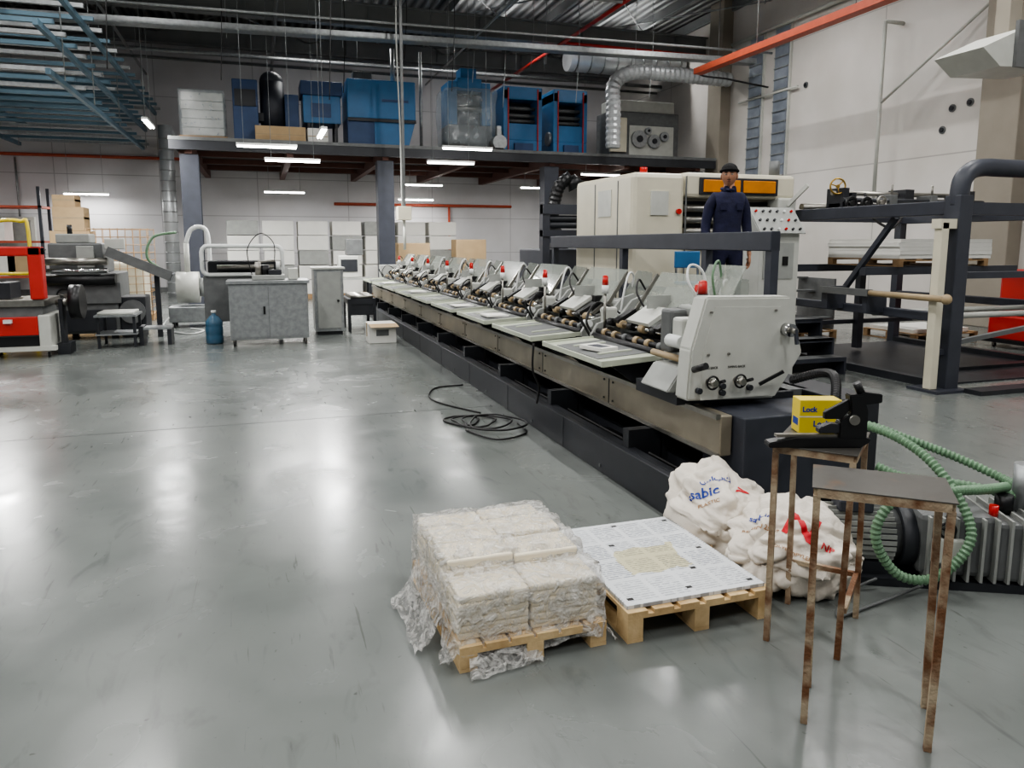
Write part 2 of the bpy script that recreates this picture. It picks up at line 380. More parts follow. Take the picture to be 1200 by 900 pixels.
# ------------------------------------------------------------------ mezzanine
b = B('mezzanine')
b.box(-1.95, 13.0, 19.7, 26.97, 3.98, 4.08, m_deck)
b.box(-1.95, 13.0, 19.6, 19.7, 3.8, 4.1, m_dark)
b.box(-1.95, 13.0, 19.58, 19.6, 4.02, 4.1, m_mgrey)
for x in [-1.53, .8, 3.17, 5.5, 7.8, 10.1, 12.45]:
    b.box(x-.08, x+.08, 19.7, 26.9, 3.72, 3.98, m_maroon)
for y in (21.5, 23.4, 25.2): b.box(-1.9, 12.9, y-.05, y+.05, 3.84, 3.98, m_maroon)
b.done()
for x in (-1.53, 3.17, 7.8, 12.45):
    b = B('mezzanine_column'); b.box(x-.21, x+.21, 19.75, 19.79, 0, 3.71, m_slate); b.box(x-.21, x+.21, 20.11, 20.15, 0, 3.71, m_slate)
    b.box(x-.03, x+.03, 19.79, 20.11, 0, 3.71, m_slate); b.box(x-.28, x+.28, 19.68, 20.22, 0, .03, m_mgrey); b.box(x-.21, x-.17, 19.79, 20.11, 0, 3.71, m_slate); b.done()

# ------------------------------------------------------------------ fluorescent lights
def fluo(x, y, z, along='x', L=1.25, power=60, hang=None, up=0):
    b = B('fluorescent_light')
    if along == 'x':
        b.box(x-L/2, x+L/2, y-.06, y+.06, z, z+.05, m_whitepl); b.cyl((x-L/2+.02, y-.03, z-.015), (x+L/2-.02, y-.03, z-.015), .022, m_tube, seg=8); b.cyl((x-L/2+.02, y+.03, z-.015), (x+L/2-.02, y+.03, z-.015), .022, m_tube, seg=8)
        hs = [(x-L/2+.15, y), (x+L/2-.15, y)]
    else:
        b.box(x-.06, x+.06, y-L/2, y+L/2, z, z+.05, m_whitepl); b.cyl((x-.03, y-L/2+.02, z-.015), (x-.03, y+L/2-.02, z-.015), .022, m_tube, seg=8); b.cyl((x+.03, y-L/2+.02, z-.015), (x+.03, y+L/2-.02, z-.015), .022, m_tube, seg=8)
        hs = [(x, y-L/2+.15), (x, y+L/2-.15)]
    if hang:
        for hx, hy in hs: b.cyl((hx, hy, z+.05), (hx, hy, hang), .006, m_galv, seg=5)
    o = b.done()
    for s in ((0,) if not up else (0, 1)):  # second, upward light is added fill to brighten the roof
        la = bpy.data.lights.new('tube_and_fill_light', 'AREA'); la.shape = 'RECTANGLE'; la.size = L if along == 'x' else .12; la.size_y = .12 if along == 'x' else L
        la.energy = power if s == 0 else up; la.color = (1, .99, .97)
        lo = bpy.data.objects.new('tube_and_fill_light', la); COL.objects.link(lo); lo.parent = o
        lo.location = Vector((x, y, z-.045 if s == 0 else z+.06))-o.location
        if s: lo.rotation_euler = (math.pi, 0, 0)
H = 8.3
for x, y, z, a, hg, pw in [(.23, 17.3, 3.67, 'x', H, 60), (.8, 18.4, 3.5, 'x', H, 50), (4.87, 17.9, 3.87, 'x', H, 60), (4.75, 19.1, 3.65, 'x', H, 50),
                       (9.7, 20.6, 3.62, 'x', 3.98, 40), (.8, 25, 3.2, 'x', 3.98, 45), (5.2, 24.6, 3.5, 'x', 3.98, 45), (5.2, 26, 3.1, 'x', 3.98, 40),
                       (9.2, 24.6, 3.5, 'x', 3.98, 45), (1.3, 16.2, 3.84, 'y', H, 260), (-2.3, 19.2, 4.3, 'y', H, 170), (-5.2, 17.3, 3.9, 'y', H, 260), (-5, 26.2, 3.1, 'x', H, 60),
                       (-9, 22, 4.2, 'x', H, 80)]:
    fluo(x, y, z, a, 1.25, pw, hg)
for x in (-8, -2.5, 3, 8.5):  # overhead fixtures out of view, added for the hall's general light
    for y in (-2, 3.2, 8, 13):
        fluo(x, y, 7.2 if y < 13 else 7.9, 'y', 2.4, 160, 8.3, 55 if y < 13 else 0)
fluo(10.5, 15.5, 7.6, 'y', 2.4, 130, 8.3)
for x in (2, 7, 11): fluo(x, 22, 7.9, 'x', 2.4, 90, 8.3, 14)

# ------------------------------------------------------------------ overhead services
b = B('cable_tray')
b.bar((-9, 18, 6.0), (13, 18, 6.45), .3, .04, m_galv)
b.bar((-9, 17.84, 6.05), (13, 17.84, 6.5), .02, .12, m_galv); b.bar((-9, 18.16, 6.05), (13, 18.16, 6.5), .02, .12, m_galv)
for i in range(9):
    x = -8+i*2.5; b.cyl((x, 18.16, 6.05), (x, 18.16, 8.3), .008, m_galv, seg=5)
b.cyl((-9, 17.2, 6.25), (13, 17.2, 6.55), .03, m_galv, seg=8)
b.done()
b = B('compressed_air_pipe')
b.cyl((-13, 23.5, 6.9), (13.3, 23.5, 6.9), .06, m_galv); b.cyl((-13, 23.8, 6.75), (13.3, 23.8, 6.75), .04, m_mgrey); b.cyl((-13, 16, 7.0), (8, 16, 7.0), .04, m_mgrey)
b.cyl((-3.2, 9, 6.9), (-3.2, 26.9, 6.9), .04, m_galv); b.cyl((5.8, 9, 7.15), (5.8, 26.9, 7.15), .03, m_galv); b.cyl((.6, 12, 7.2), (.6, 26.9, 7.2), .05, m_mgrey)
for x in range(-12, 13, 3): b.cyl((x, 23.5, 6.9), (x, 23.5, 8.3), .008, m_galv, seg=5)
b.done()
b = B('overhead_ladder_rack')
for z, x0, x1, y0 in ((4.45, -6.6, -3.3, 15), (5.0, -6.4, -3.2, 14), (5.5, -6.2, -2.9, 14)):
    for x in (x0, x1): b.box(x-.04, x+.04, y0, 26, z, z+.1, m_teal)
    y = y0+.3
    while y < 26: b.box(x0-.3, x1+.2, y-.04, y+.04, z+.1, z+.17, m_teal if int(y*2) % 3 else m_galv); y += .8
for y in (15.5, 18, 21, 25.5):
    for x in (-6.5, -3.15): b.cyl((x, y, 4.45), (x, y, 8.3), .012, m_galv, seg=5)
b.done()
b = B('air_duct'); b.box(-10.4, -8.6, 12, 26, 5.3, 5.9, m_teal, .02)
for y in range(12, 27, 2): b.box(-10.43, -8.57, y-.02, y+.02, 5.27, 5.93, m_galv)
for y in range(13, 27, 4): b.cyl((-9.9, y, 5.9), (-9.9, y, 8.3), .01, m_galv, seg=5); b.cyl((-8.7, y, 5.9), (-8.7, y, 8.3), .01, m_galv, seg=5)
b.done()
b = B('red_cable_tray')
b.box(10.9, 11.15, 8, 17.6, 5.95, 5.98, m_opipe); b.box(10.9, 10.92, 8, 17.6, 5.98, 6.1, m_opipe); b.box(11.13, 11.15, 8, 17.6, 5.98, 6.1, m_opipe)
for y in range(9, 18, 3): b.cyl((10.91, y, 6), (10.91, y, 8.3), .01, m_galv, seg=5)
b.tube([(11.0, 8, 6.1), (11.05, 11, 6.02), (11, 14, 6.1), (11.05, 17.5, 6.02), (12, 17.6, 5.9), (13.3, 17.7, 5.8)], .025, m_cable, seg=6)
b.done()
b = B('sprinkler_pipe'); b.cyl((8.2, 8, 7.1), (8.2, 26.9, 7.1), .05, m_red); b.cyl((8.2, 20, 7.1), (12.9, 20, 7.1), .04, m_red)
for y in range(9, 27, 3): b.cyl((8.2, y, 7.1), (8.2, y, 8.3), .008, m_galv, seg=5)
b.done()
b = B('orange_wall_pipe'); b.cyl((2.5, 26.9, 2.95), (9, 26.9, 2.95), .05, m_opipe); b.cyl((-13.9, 26.9, 4.3), (-2.2, 26.9, 4.3), .05, m_opipe)
b.cyl((6.6, 26.9, 2.95), (6.6, 26.9, .1), .04, m_opipe); b.done()
b = B('hanging_cable')
for x, y, z in ((-2.2, 14, 4.4), (1.4, 15, 4.3), (2.1, 19, 5.2), (6, 18.5, 5), (8, 18.5, 5.2), (4.3, 17, 5), (3.6, 19, 6.1), (5.4, 19.2, 5.7), (7.0, 19.2, 6.2), (10.2, 18.6, 5.5), (-.6, 17.4, 5)):
    b.tube([(x, y, 8.3), (x+.05, y, (8.3+z)/2), (x-.03, y, z)], .01, m_cable if x < 5 else m_galv, seg=5)
b.done()
b = B('power_drop_pole'); b.box(3.03, 3.09, 16.6, 16.66, 2.4, 8.3, m_mgrey); b.box(2.9, 3.2, 16.5, 16.75, 2.1, 2.4, m_cream, .01)
b.tube([(3.0, 16.6, 8), (2.95, 16.57, 6), (3.0, 16.6, 4), (3.0, 16.55, 2.4)], .018, m_grey, seg=6); b.cyl((3.06, 16.64, 1.45), (3.06, 16.64, 2.1), .03, m_lgrey); b.done()
b = B('spiral_duct')
b.hose([(9.35, 19.1, 4.2), (9.35, 19.1, 5.2), (9.4, 19.2, 5.9), (9.9, 19.2, 6.25), (10.9, 19.2, 6.3), (13.2, 19.3, 6.3)], .2, m_duct, .16, .06, 16)
b.done()
b = B('ventilation_duct')
b.cyl((9.3, 22.3, 7.3), (13.3, 22.3, 7.3), .4, m_duct, seg=20)
for i in range(9): b.cyl((9.5+i*.45, 22.3, 7.3), (9.54+i*.45, 22.3, 7.3), .42, m_galv, seg=20)
b.done()
b = B('hvac_hood')
b.prism([(8.4, 3.95), (9.1, 4.25), (9.7, 4.25), (9.7, 3.8), (8.7, 3.75)], 'y', 7.1, 7.8, m_lgrey)
b.box(9.1, 9.3, 7.35, 7.55, 4.25, 8.5, m_concrete); b.box(8.9, 9.75, 7.05, 7.1, 3.75, 4.3, m_mgrey); b.box(9.6, 13.3, 7.2, 7.7, 3.9, 4.2, m_galv)
b.done()
b = B('wall_conduit')
b.cyl((XR-.5, 13.3, 2.5), (XR-.5, 13.3, 6.3), .04, m_lgrey); b.cyl((XR-.5, 13.3, 6.3), (XR, 13.3, 6.3), .04, m_lgrey); b.cyl((XR-.5, 13.3, 4.6), (XR-.1, 11, 6.2), .03, m_lgrey)
b.cyl((XR-.5, 13.3, 2.5), (XR, 13.3, 2.5), .03, m_lgrey)
b.cyl((XR-.1, 19, 5.6), (XR-.1, 16.5, 5.6), .03, m_lgrey); b.cyl((XR-.12, 19.4, 7.3), (XR-.12, 14, 7.3), .05, m_lgrey); b.cyl((XR-.12, 9.9, 6.9), (XR-.12, 2.6, 6.9), .05, m_lgrey)
b.done()

# ------------------------------------------------------------------ items on the mezzanine
Z = 4.085
b = B('wrapped_pallet_stack'); b.box(-1.75, -.65, 20.2, 21.3, Z, Z+.12, m_owood)
for k in range(5): b.box(-1.7+random.uniform(0, .04), -.72, 20.25, 21.2, Z+.12+k*.21, Z+.32+k*.21, m_white, .02)
b.box(-1.74, -.68, 20.2, 21.26, Z+.13, Z+1.22, m_film, .03); b.done()
b = B('blue_drum_machine'); b.box(-.5, .1, 20.3, 21.3, Z, Z+1.55, m_dblue, .02); b.box(-.45, .05, 20.26, 20.3, Z+.9, Z+1.3, m_dark); b.cyl((.45, 20.8, Z+.45), (.45, 20.8, Z+1.6), .3, m_slate, seg=24)
b.sph((.45, 20.8, Z+1.6), (.3, .3, .28), m_slate); b.cyl((.45, 20.8, Z), (.45, 20.8, Z+.45), .1, m_dark); b.box(.1, .3, 20.6, 21, Z+.6, Z+.8, m_dark)
b.box(.15, .75, 20.5, 21.1, Z, Z+.06, m_dark); b.box(.75, 1.1, 20.6, 21.2, Z+.1, Z+1.3, m_dblue, .02); b.box(.7, 1.12, 20.55, 21.25, Z, Z+.12, m_dark); b.done()
for x0, x1, y0, hh in ((.0, 1.2, 19.8, .42), (1.25, 1.75, 19.85, .42)):
    b = B('cardboard_box'); b.box(x0, x1, y0, y0+.4, Z+.02, Z+hh*.9, m_card if x0 < 1 else m_white, .01); b.box(x0+.01, x1-.01, y0-.003, y0+.403, Z+hh*.4, Z+hh*.45, m_tan); b.done()
b = B('blue_control_cabinet'); b.box(1.2, 2.15, 20.5, 21.4, Z+.6, Z+1.3, m_blue, .02); b.box(1.15, 2.2, 20.45, 21.45, Z+1.3, Z+1.65, m_dblue, .02)
for x in (1.3, 2.0):
    for y in (20.5, 21.3): b.box(x, x+.06, y, y+.1, Z, Z+.6, m_dark)
b.box(1.4, 1.9, 20.48, 20.5, Z+.75, Z+1.1, m_dblue); b.done()
b = B('blue_press_cabinet'); b.box(2.3, 4.1, 20.3, 21.6, Z+.75, Z+1.75, m_blue, .03); b.box(2.3, 3.0, 20.35, 21.5, Z+.0, Z+.75, m_dblue, .02); b.prism([(3.0, Z+.05), (3.9, Z+.05), (4.1, Z+.75), (3.0, Z+.75)], 'y', 20.35, 21.5, m_blue)
b.box(2.3, 4.1, 20.28, 20.3, Z+.68, Z+.76, m_dark); b.cyl((3.6, 20.9, Z+1.75), (3.6, 20.9, Z+2.7), .06, m_galv); b.cyl((4.3, 20.6, Z), (4.3, 20.6, Z+2.6), .04, m_galv); b.box(2.5, 3.0, 20.6, 21, Z+1.75, Z+2.0, m_mgrey, .02); b.box(3.2, 3.9, 20.28, 20.3, Z+1.2, Z+1.26, m_dblue); b.done()
b = B('wrapped_blue_machine')
b.box(5.0, 6.3, 20.4, 21.5, Z, Z+.15, m_owood); b.box(5.05, 6.25, 20.5, 21.4, Z+.15, Z+.75, m_mgrey, .02); b.box(5.05, 5.3, 20.5, 21.4, Z+.75, Z+1.9, m_blue, .02); b.box(6.0, 6.25, 20.5, 21.4, Z+.75, Z+1.9, m_blue, .02)
b.box(5.3, 6.0, 20.7, 21.3, Z+.75, Z+1.6, m_dark); b.box(5.3, 6.0, 20.5, 21.4, Z+1.65, Z+2.0, m_blue, .02); b.cyl((5.3, 20.6, Z+1.2), (6, 20.6, Z+1.2), .09, m_steel)
b.box(5.45, 5.9, 20.7, 21.2, Z+2.0, Z+2.3, m_blue)
bm = bmesh.new(); bmesh.ops.create_cube(bm, size=1); bmesh.ops.subdivide_edges(bm, edges=bm.edges[:], cuts=10, use_grid_fill=True)
for v in bm.verts:
    q = Vector((5.65+v.co.x*1.42, 20.95+v.co.y*1.2, Z+.95+v.co.z*1.5)); v.co = q+noise.noise_vector(q*3)*.07
b.add(bm, m_film, True); b.done()
def press(x0, x1, name):
    b = B(name); y0, y1 = 20.4, 21.5
    b.box(x0, x1, y0, y1, Z, Z+.4, m_blue, .02); b.box(x0, x0+.14, y0, y1, Z+.4, Z+1.75, m_blue, .01); b.box(x1-.14, x1, y0, y1, Z+.4, Z+1.75, m_blue, .01)
    b.box(x0, x1, y0, y1, Z+1.5, Z+1.85, m_blue, .02); b.box(x0+.14, x1-.14, y0+.6, y1, Z+.4, Z+1.5, m_dark); b.box(x0+.14, x1-.14, y0+.02, y0+.1, Z+.4, Z+.85, m_blue, .01)
    for x in (x0+.12, x1-.15): b.box(x, x+.03, y0-.03, y0, Z+.1, Z+1.8, m_red)
    for z in (.95, 1.1, 1.3): b.cyl((x0+.14, y0+.25, Z+z), (x1-.14, y0+.25, Z+z), .05, m_mgrey)
    b.box(x0+.3, x1-.3, y0-.1, y0, Z+.05, Z+.3, m_dblue)
    b.cyl((x0-.08, y0+.3, Z+.5), (x0, y0+.3, Z+.5), .2, m_galv); b.done()
press(6.6, 7.75, 'blue_printing_unit'); press(8.1, 9.15, 'blue_printing_unit')
b = B('grey_gear_machine'); b.box(10.0, 12.3, 20.6, 21.6, Z, Z+1.4, m_mgrey, .03); b.box(10.6, 12.1, 20.55, 20.6, Z+.1, Z+1.0, m_lgrey, .01)
for x, z, r in ((10.9, .6, .25), (11.4, .55, .2), (11.75, .7, .14), (11.2, .85, .1)): b.cyl((x, 20.45, Z+z), (x, 20.56, Z+z), r, m_galv, seg=20); b.cyl((x, 20.42, Z+z), (x, 20.45, Z+z), r*.4, m_dark)
b.box(9.95, 10.5, 20.5, 20.6, Z+.2, Z+1.2, m_cream, .02); b.box(10.1, 12.2, 20.7, 21.5, Z+1.4, Z+1.75, m_lgrey, .04); b.done()
b = B('mezzanine_pump')
b.cyl((6.36, 19.95, Z+.25), (6.36, 20.3, Z+.25), .2, m_galv, seg=20); b.box(6.2, 6.45, 19.95, 20.3, Z, Z+.1, m_dark); b.box(6.3, 6.42, 20.05, 20.25, Z+.4, Z+.7, m_galv); b.done()

# ------------------------------------------------------------------ gathering (collating) machine
gm = empty('gathering_machine', (2.2, 3.6, 0))
YE = 17.5
b = B('base_frame')
b.box(2.2, 2.25, 3.6, YE, 0, .25, m_dark, .006); b.box(2.25, 2.5, 3.6, YE, .06, .1, m_black); b.box(2.25, 2.31, 3.6, YE, .2, .25, m_dark)
b.box(2.56, 2.6, 3.6, YE, 0, .2, m_dark); b.box(3.3, 3.4, 3.6, YE, 0, .25, m_dark)
b.box(2.6, 3.3, 3.6, YE, .02, .06, m_black)
b.box(2.45, 2.53, 3.55, YE, .38, .62, m_rail, .008); b.box(2.53, 2.66, 3.9, YE, .59, .62, m_rail)
b.box(2.42, 2.45, 3.55, YE, .6, .63, m_steel); b.box(2.43, 2.45, 3.55, YE, .375, .4, m_steel)
b.box(2.75, 3.35, 3.9, YE, .25, .6, m_dark)
y = 4.3
while y < YE:
    b.box(2.52, 2.6, y, y+.1, .06, .38, m_dark); b.cyl((2.42, y+.3, .12), (2.42, y+.9, .12), .03, m_black); b.box(2.3, 2.48, y+.5, y+.75, .1, .2, m_black)
    b.box(2.28, 2.48, y+1.0, y+1.06, .1, .17, m_mgrey); b.box(2.26, 2.5, y, y+.08, .1, .37, m_dark)
    b.box(2.447, 2.45, y+.69, y+.70, .38, .62, m_dark)
    for dz in (.43, .57): b.cyl((2.447, y+.62, dz), (2.44, y+.62, dz), .008, m_dark, seg=8); b.cyl((2.447, y+.77, dz), (2.44, y+.77, dz), .008, m_dark, seg=8)
    b.cyl((2.2, y+.3, .05), (2.192, y+.3, .05), .012, m_mgrey, seg=8); b.box(2.197, 2.2, y+.98, y+.985, 0, .25, m_black)
    y += 1.4
b.cyl((2.36, 3.7, .16), (2.36, YE, .16), .018, m_steel); b.cyl((2.42, 3.7, .2), (2.42, YE, .2), .012, m_cable)
b.box(2.6, 3.35, 3.9, YE, .6, .66, m_mgrey); b.box(2.6, 3.35, 17.3, 17.5, .1, 1.1, m_grey, .02)
attach(b.done(), gm)

def station_mesh():
    b = B('feeder_station')
    b.prism([(2.14, .775), (2.16, .765), (2.66, .80), (2.66, .825), (2.16, .79)], 'y', .04, 1.14, m_tray)
    b.box(2.14, 2.155, .04, 1.14, .77, .81, m_tray, .004); b.prism([(2.14, .77), (2.62, .80), (2.62, .835), (2.14, .81)], 'y', .03, .045, m_tray); b.prism([(2.14, .77), (2.62, .80), (2.62, .835), (2.14, .81)], 'y', 1.135, 1.15, m_tray)
    b.prism([(2.2, .7935), (2.6, .8215), (2.6, .8255), (2.2, .7975)], 'y', .22, .98, m_mgrey)
    b.prism([(2.28, .80), (2.54, .818), (2.54, .83), (2.28, .812)], 'y', .36, .40, m_tray); b.prism([(2.28, .80), (2.54, .818), (2.54, .83), (2.28, .812)], 'y', .8, .84, m_tray)
    for y in (.12, .6, 1.05): b.prism([(2.45, .62), (2.25, .765), (2.6, .79), (2.6, .62)], 'y', y, y+.03, m_dark)
    b.box(2.56, 2.6, .0, 1.3, .62, .8, m_black); b.box(2.5, 2.56, .15, 1.1, .64, .74, m_dark, .01)
    for y in (.0, 1.2):
        b.prism([(2.6, .66), (3.3, .66), (3.3, 1.12), (3.1, 1.16), (2.98, 1.12), (2.86, .98), (2.66, .93), (2.6, .84)], 'y', y, y+.035, m_grey)
        b.cyl((2.76, y-.02, .86), (2.76, y+.06, .86), .045, m_steel); b.cyl((2.95, y-.05, .98), (2.95, y, .98), .035, m_whitepl)
        b.cyl((3.1, y-.03, 1.05), (3.1, y, 1.05), .05, m_mgrey)
    b.cyl((2.66, .03, .87), (2.66, 1.2, .87), .022, m_black, seg=10); b.cyl((2.74, .03, .95), (2.74, 1.2, .95), .018, m_chrome, seg=10); b.cyl((2.84, .03, .93), (2.84, 1.2, .93), .03, m_black, seg=12)
    for k in range(6):
        y = .12+k*.18; b.cyl((2.66, y, .87), (2.66, y+.05, .87), .034, m_tan if k % 3 else m_mgrey, seg=12); b.cyl((2.74, y+.05, .95), (2.74, y+.12, .95), .034, m_black if k % 2 else m_tan, seg=12)
        b.bar((2.84, y+.03, .95), (2.97, y+.03, 1.05), .02, .03, m_steel)
    b.cyl((2.62, .05, .83), (2.62, 1.18, .83), .03, m_black, seg=12)
    b.box(2.9, 3.3, .035, 1.2, .66, .86, m_mgrey, .01)
    b.prism([(2.86, .9), (3.06, .97), (3.06, 1.0), (2.86, .93)], 'y', .1, 1.1, m_grey)
    b.box(2.96, 3.28, .1, .34, .86, 1.1, m_grey, .03); b.box(2.98, 3.26, .86, 1.1, .86, 1.08, m_grey, .03); b.box(3.02, 3.25, .42, .8, .86, 1.02, m_dark, .02)
    b.box(2.9, 2.98, .38, .46, .9, 1.12, m_black, .005); b.box(2.9, 2.98, .8, .86, .9, 1.1, m_black, .005)
    b.bar((2.94, .6, 1.06), (3.14, .6, 1.36), .8, .008, m_clear)
    b.bar((2.9, .17, 1.02), (3.12, .17, 1.34), .02, .03, m_steel); b.bar((2.9, 1.03, 1.02), (3.12, 1.03, 1.34), .02, .03, m_steel)
    b.prism([(2.98, 1.08), (3.3, 1.08), (3.3, 1.34), (3.16, 1.36)], 'y', .05, .065, m_clear)
    b.bar((2.72, .62, .99), (2.9, .62, 1.1), .34, .03, m_lgrey); b.bar((2.9, .62, 1.1), (2.9, .62, 1.2), .2, .02, m_grey)
    b.bar((2.7, .3, .97), (2.86, .3, 1.06), .08, .03, m_black); b.bar((2.7, .95, .97), (2.86, .95, 1.06), .08, .03, m_black)
    b.cyl((2.72, -.2, .8), (2.72, -.2, 1.22), .012, m_steel, seg=8); b.cyl((2.72, -.2, 1.18), (2.72, -.2, 1.25), .03, m_whitepl); b.cyl((2.72, -.2, 1.25), (2.72, -.2, 1.32), .027, m_redglass, r2=.024); b.sph((2.72, -.2, 1.32), (.024, .024, .015), m_redglass)
    b.box(2.6, 2.78, -.24, 0, .66, .8, m_grey, .01)
    b.cyl((2.62, -.12, .92), (2.62, -.02, .92), .03, m_whitepl); b.cyl((2.8, -.15, 1.02), (2.8, .0, 1.02), .03, m_whitepl)
    b.box(2.74, 2.86, -.17, -.06, .8, 1.06, m_lgrey, .02); b.box(2.86, 3.25, -.2, 0, .66, .95, m_mgrey, .02); b.cyl((2.6, -.18, .75), (2.54, -.18, .75), .04, m_black)
    b.tube([(2.9, -.12, .95), (2.95, -.1, 1.2), (3.02, -.05, 1.34), (3.1, .02, 1.3), (3.1, .1, 1.1)], .009, m_whitepl, seg=6)
    b.tube([(2.95, .9, 1.05), (2.9, .98, 1.2), (2.97, 1.08, 1.3), (3.08, 1.15, 1.2), (3.15, 1.1, 1.1)], .009, m_cable, seg=6)
    b.tube([(2.66, 1.22, .8), (2.58, 1.26, .95), (2.7, 1.3, 1.1), (2.9, 1.25, 1.0)], .01, m_cable, seg=6)
    b.bar((2.62, 1.24, .8), (2.52, 1.3, 1.0), .012, .02, m_black); b.sph((2.52, 1.3, 1.0), .02, m_black, 8)
    return b.done(shift=False)
st0 = station_mesh(); mesh = st0.data
for i in range(9):
    o = st0 if i == 0 else bpy.data.objects.new('feeder_station_%d' % (i+1), mesh)
    if i: COL.objects.link(o)
    o.parent = gm; o.location = Vector((0, 4.45+1.4*i, 0))-gm.location
b = B('pile_of_sheets')
for i in range(9):
    y = 4.45+1.4*i
    if i == 0:
        b.box(2.28, 2.44, y+.42, y+.68, .812, .842, m_white, .003, R=Matrix.Rotation(.25, 4, 'Z')); b.box(2.3, 2.4, y+.45, y+.6, .843, .845, m_slate, R=Matrix.Rotation(.25, 4, 'Z'))
    if i in (2, 3, 5, 7): b.box(2.26, 2.5, y+.3, y+.6, .815, .82+.004*(i % 3+1), m_white)
    b.bar((3.0, y+.58, 1.09), (3.1, y+.58, 1.25), .5, .015, m_white)
attach(b.done(), gm)
b = B('drive_end_housing')
b.prism([(2.33, .68), (2.95, .66), (3.14, .93), (3.03, 1.28), (2.44, 1.29), (2.35, .98)], 'y', 3.72, 3.86, m_lgrey, .012)
b.prism([(2.42, .68), (2.9, .68), (3.05, .93), (2.96, 1.22), (2.5, 1.23), (2.43, .97)], 'y', 3.716, 3.722, m_lgrey)
b.box(2.6, 3.1, 3.86, 4.3, .66, 1.2, m_grey, .02)
b.prism([(2.3, .70), (2.62, .66), (2.62, .84), (2.4, .84)], 'y', 3.9, 4.24, m_grey, .008)
b.prism([(2.42, .84), (2.62, .84), (2.62, 1.1), (2.55, 1.12)], 'y', 3.92, 3.95, m_grey); b.prism([(2.36, .62), (2.66, .62), (2.66, .7), (2.36, .7)], 'y', 3.88, 4.4, m_dark)
b.cyl((2.5, 3.88, .98), (2.5, 4.28, .98), .028, m_black); b.cyl((2.46, 3.9, .88), (2.46, 4.36, .88), .022, m_tan); b.cyl((2.4, 3.9, 1.0), (2.4, 4.05, 1.0), .04, m_whitepl)
b.box(2.44, 2.6, 3.98, 4.1, 1.0, 1.14, m_lgrey, .02); b.box(2.46, 2.58, 4.14, 4.28, .9, 1.18, m_mgrey, .02)
b.bar((2.66, 4.05, 1.2), (2.8, 4.05, 1.46), .4, .008, m_clear)
b.cyl((3.0, 3.72, 1.08), (3.0, 3.66, 1.08), .04, m_chrome, seg=20); b.cyl((3.0, 3.66, 1.08), (3.0, 3.62, 1.08), .018, m_steel); b.bar((3.0, 3.63, 1.1), (3.01, 3.62, 1.0), .018, .018, m_slate)
for x, z in ((2.47, .79), (2.66, .79)):
    b.wheel((x, 3.67, z), (0, 1, 0), .038, .006, m_black, m_chrome); b.cyl((x, 3.72, z), (x, 3.64, z), .02, m_steel)
    b.cyl((x+.038, 3.665, z), (x+.038, 3.61, z+.02), .01, m_black)
for x, z in ((2.4, .74), (2.56, .76), (2.75, .74), (2.56, .72)): b.cyl((x, 3.72, z), (x, 3.69, z), .018, m_dark)
b.bar((2.8, 3.68, .76), (2.93, 3.63, .84), .018, .018, m_black); b.cyl((2.36, 3.7, .87), (2.36, 3.58, .91), .02, m_black)
for x, z in ((2.47, 1.2), (2.92, 1.2), (2.46, .95), (2.6, .95)): b.cyl((x, 3.716, z), (x, 3.705, z), .008, m_steel)
for x in (2.47, 2.66): b.text('SWING BACK', .02, Matrix.Translation((x, 3.714, .87)) @ Matrix.Rotation(math.pi/2, 4, 'X'), m_black_print)
b.box(2.56, 3.2, 3.86, 4.3, .3, .66, m_dark)
b.box(2.54, 3.3, 3.45, 3.86, .1, .62, m_slate, .008); b.box(2.58, 3.25, 3.5, 3.85, 0, .1, m_black)
b.box(3.3, 3.6, 3.55, 4.6, .1, .66, m_dark, .01)
attach(b.done(), gm)
b = B('signal_beacon'); b.cyl((2.56, 3.95, 1.24), (2.56, 3.95, 1.29), .035, m_black); b.box(2.52, 2.7, 3.9, 4.0, 1.18, 1.24, m_lgrey, .01); b.cyl((2.56, 3.95, 1.29), (2.56, 3.95, 1.36), .03, m_redglass, r2=.027); b.sph((2.56, 3.95, 1.36), (.027, .027, .016), m_redglass)
b.tube([(2.6, 4.0, 1.22), (2.52, 4.05, 1.36), (2.56, 4.1, 1.46), (2.64, 4.08, 1.42), (2.68, 4.05, 1.22)], .008, m_whitepl, seg=6); b.tube([(2.7, 4.0, 1.2), (2.66, 4.0, 1.4), (2.74, 4.05, 1.48), (2.78, 4.05, 1.2)], .008, m_green, seg=6)
attach(b.done(), gm)
b = B('coiled_cable')
for k in range(4):
    cx, cy = 1.66+.08*k, 6.35-.08*k; rr = .15+.03*k
    pts = [(cx+rr*math.cos(a)*(1+.2*math.sin(3*a+k)), cy+rr*1.25*math.sin(a), .012+.008*k) for a in [i*math.pi/5 for i in range(10)]]
    b.tube(pts, .009, m_cable, seg=6, closed=True, k=5)
b.tube([(1.9, 6.6, .012), (1.6, 7.3, .012), (1.75, 7.9, .012), (2.1, 8.0, .012)], .009, m_cable, seg=6)
b.tube([(1.6, 6.0, .012), (1.75, 5.6, .02), (2.05, 5.75, .012), (2.1, 6.1, .012)], .009, m_cable, seg=6); b.done()
b = B('hanging_power_cable'); b.tube([(2.12, 5.75, .77), (2.11, 5.74, .55), (2.17, 5.75, .4), (2.17, 5.8, .25)], .009, m_cable, seg=6); attach(b.done(), gm)

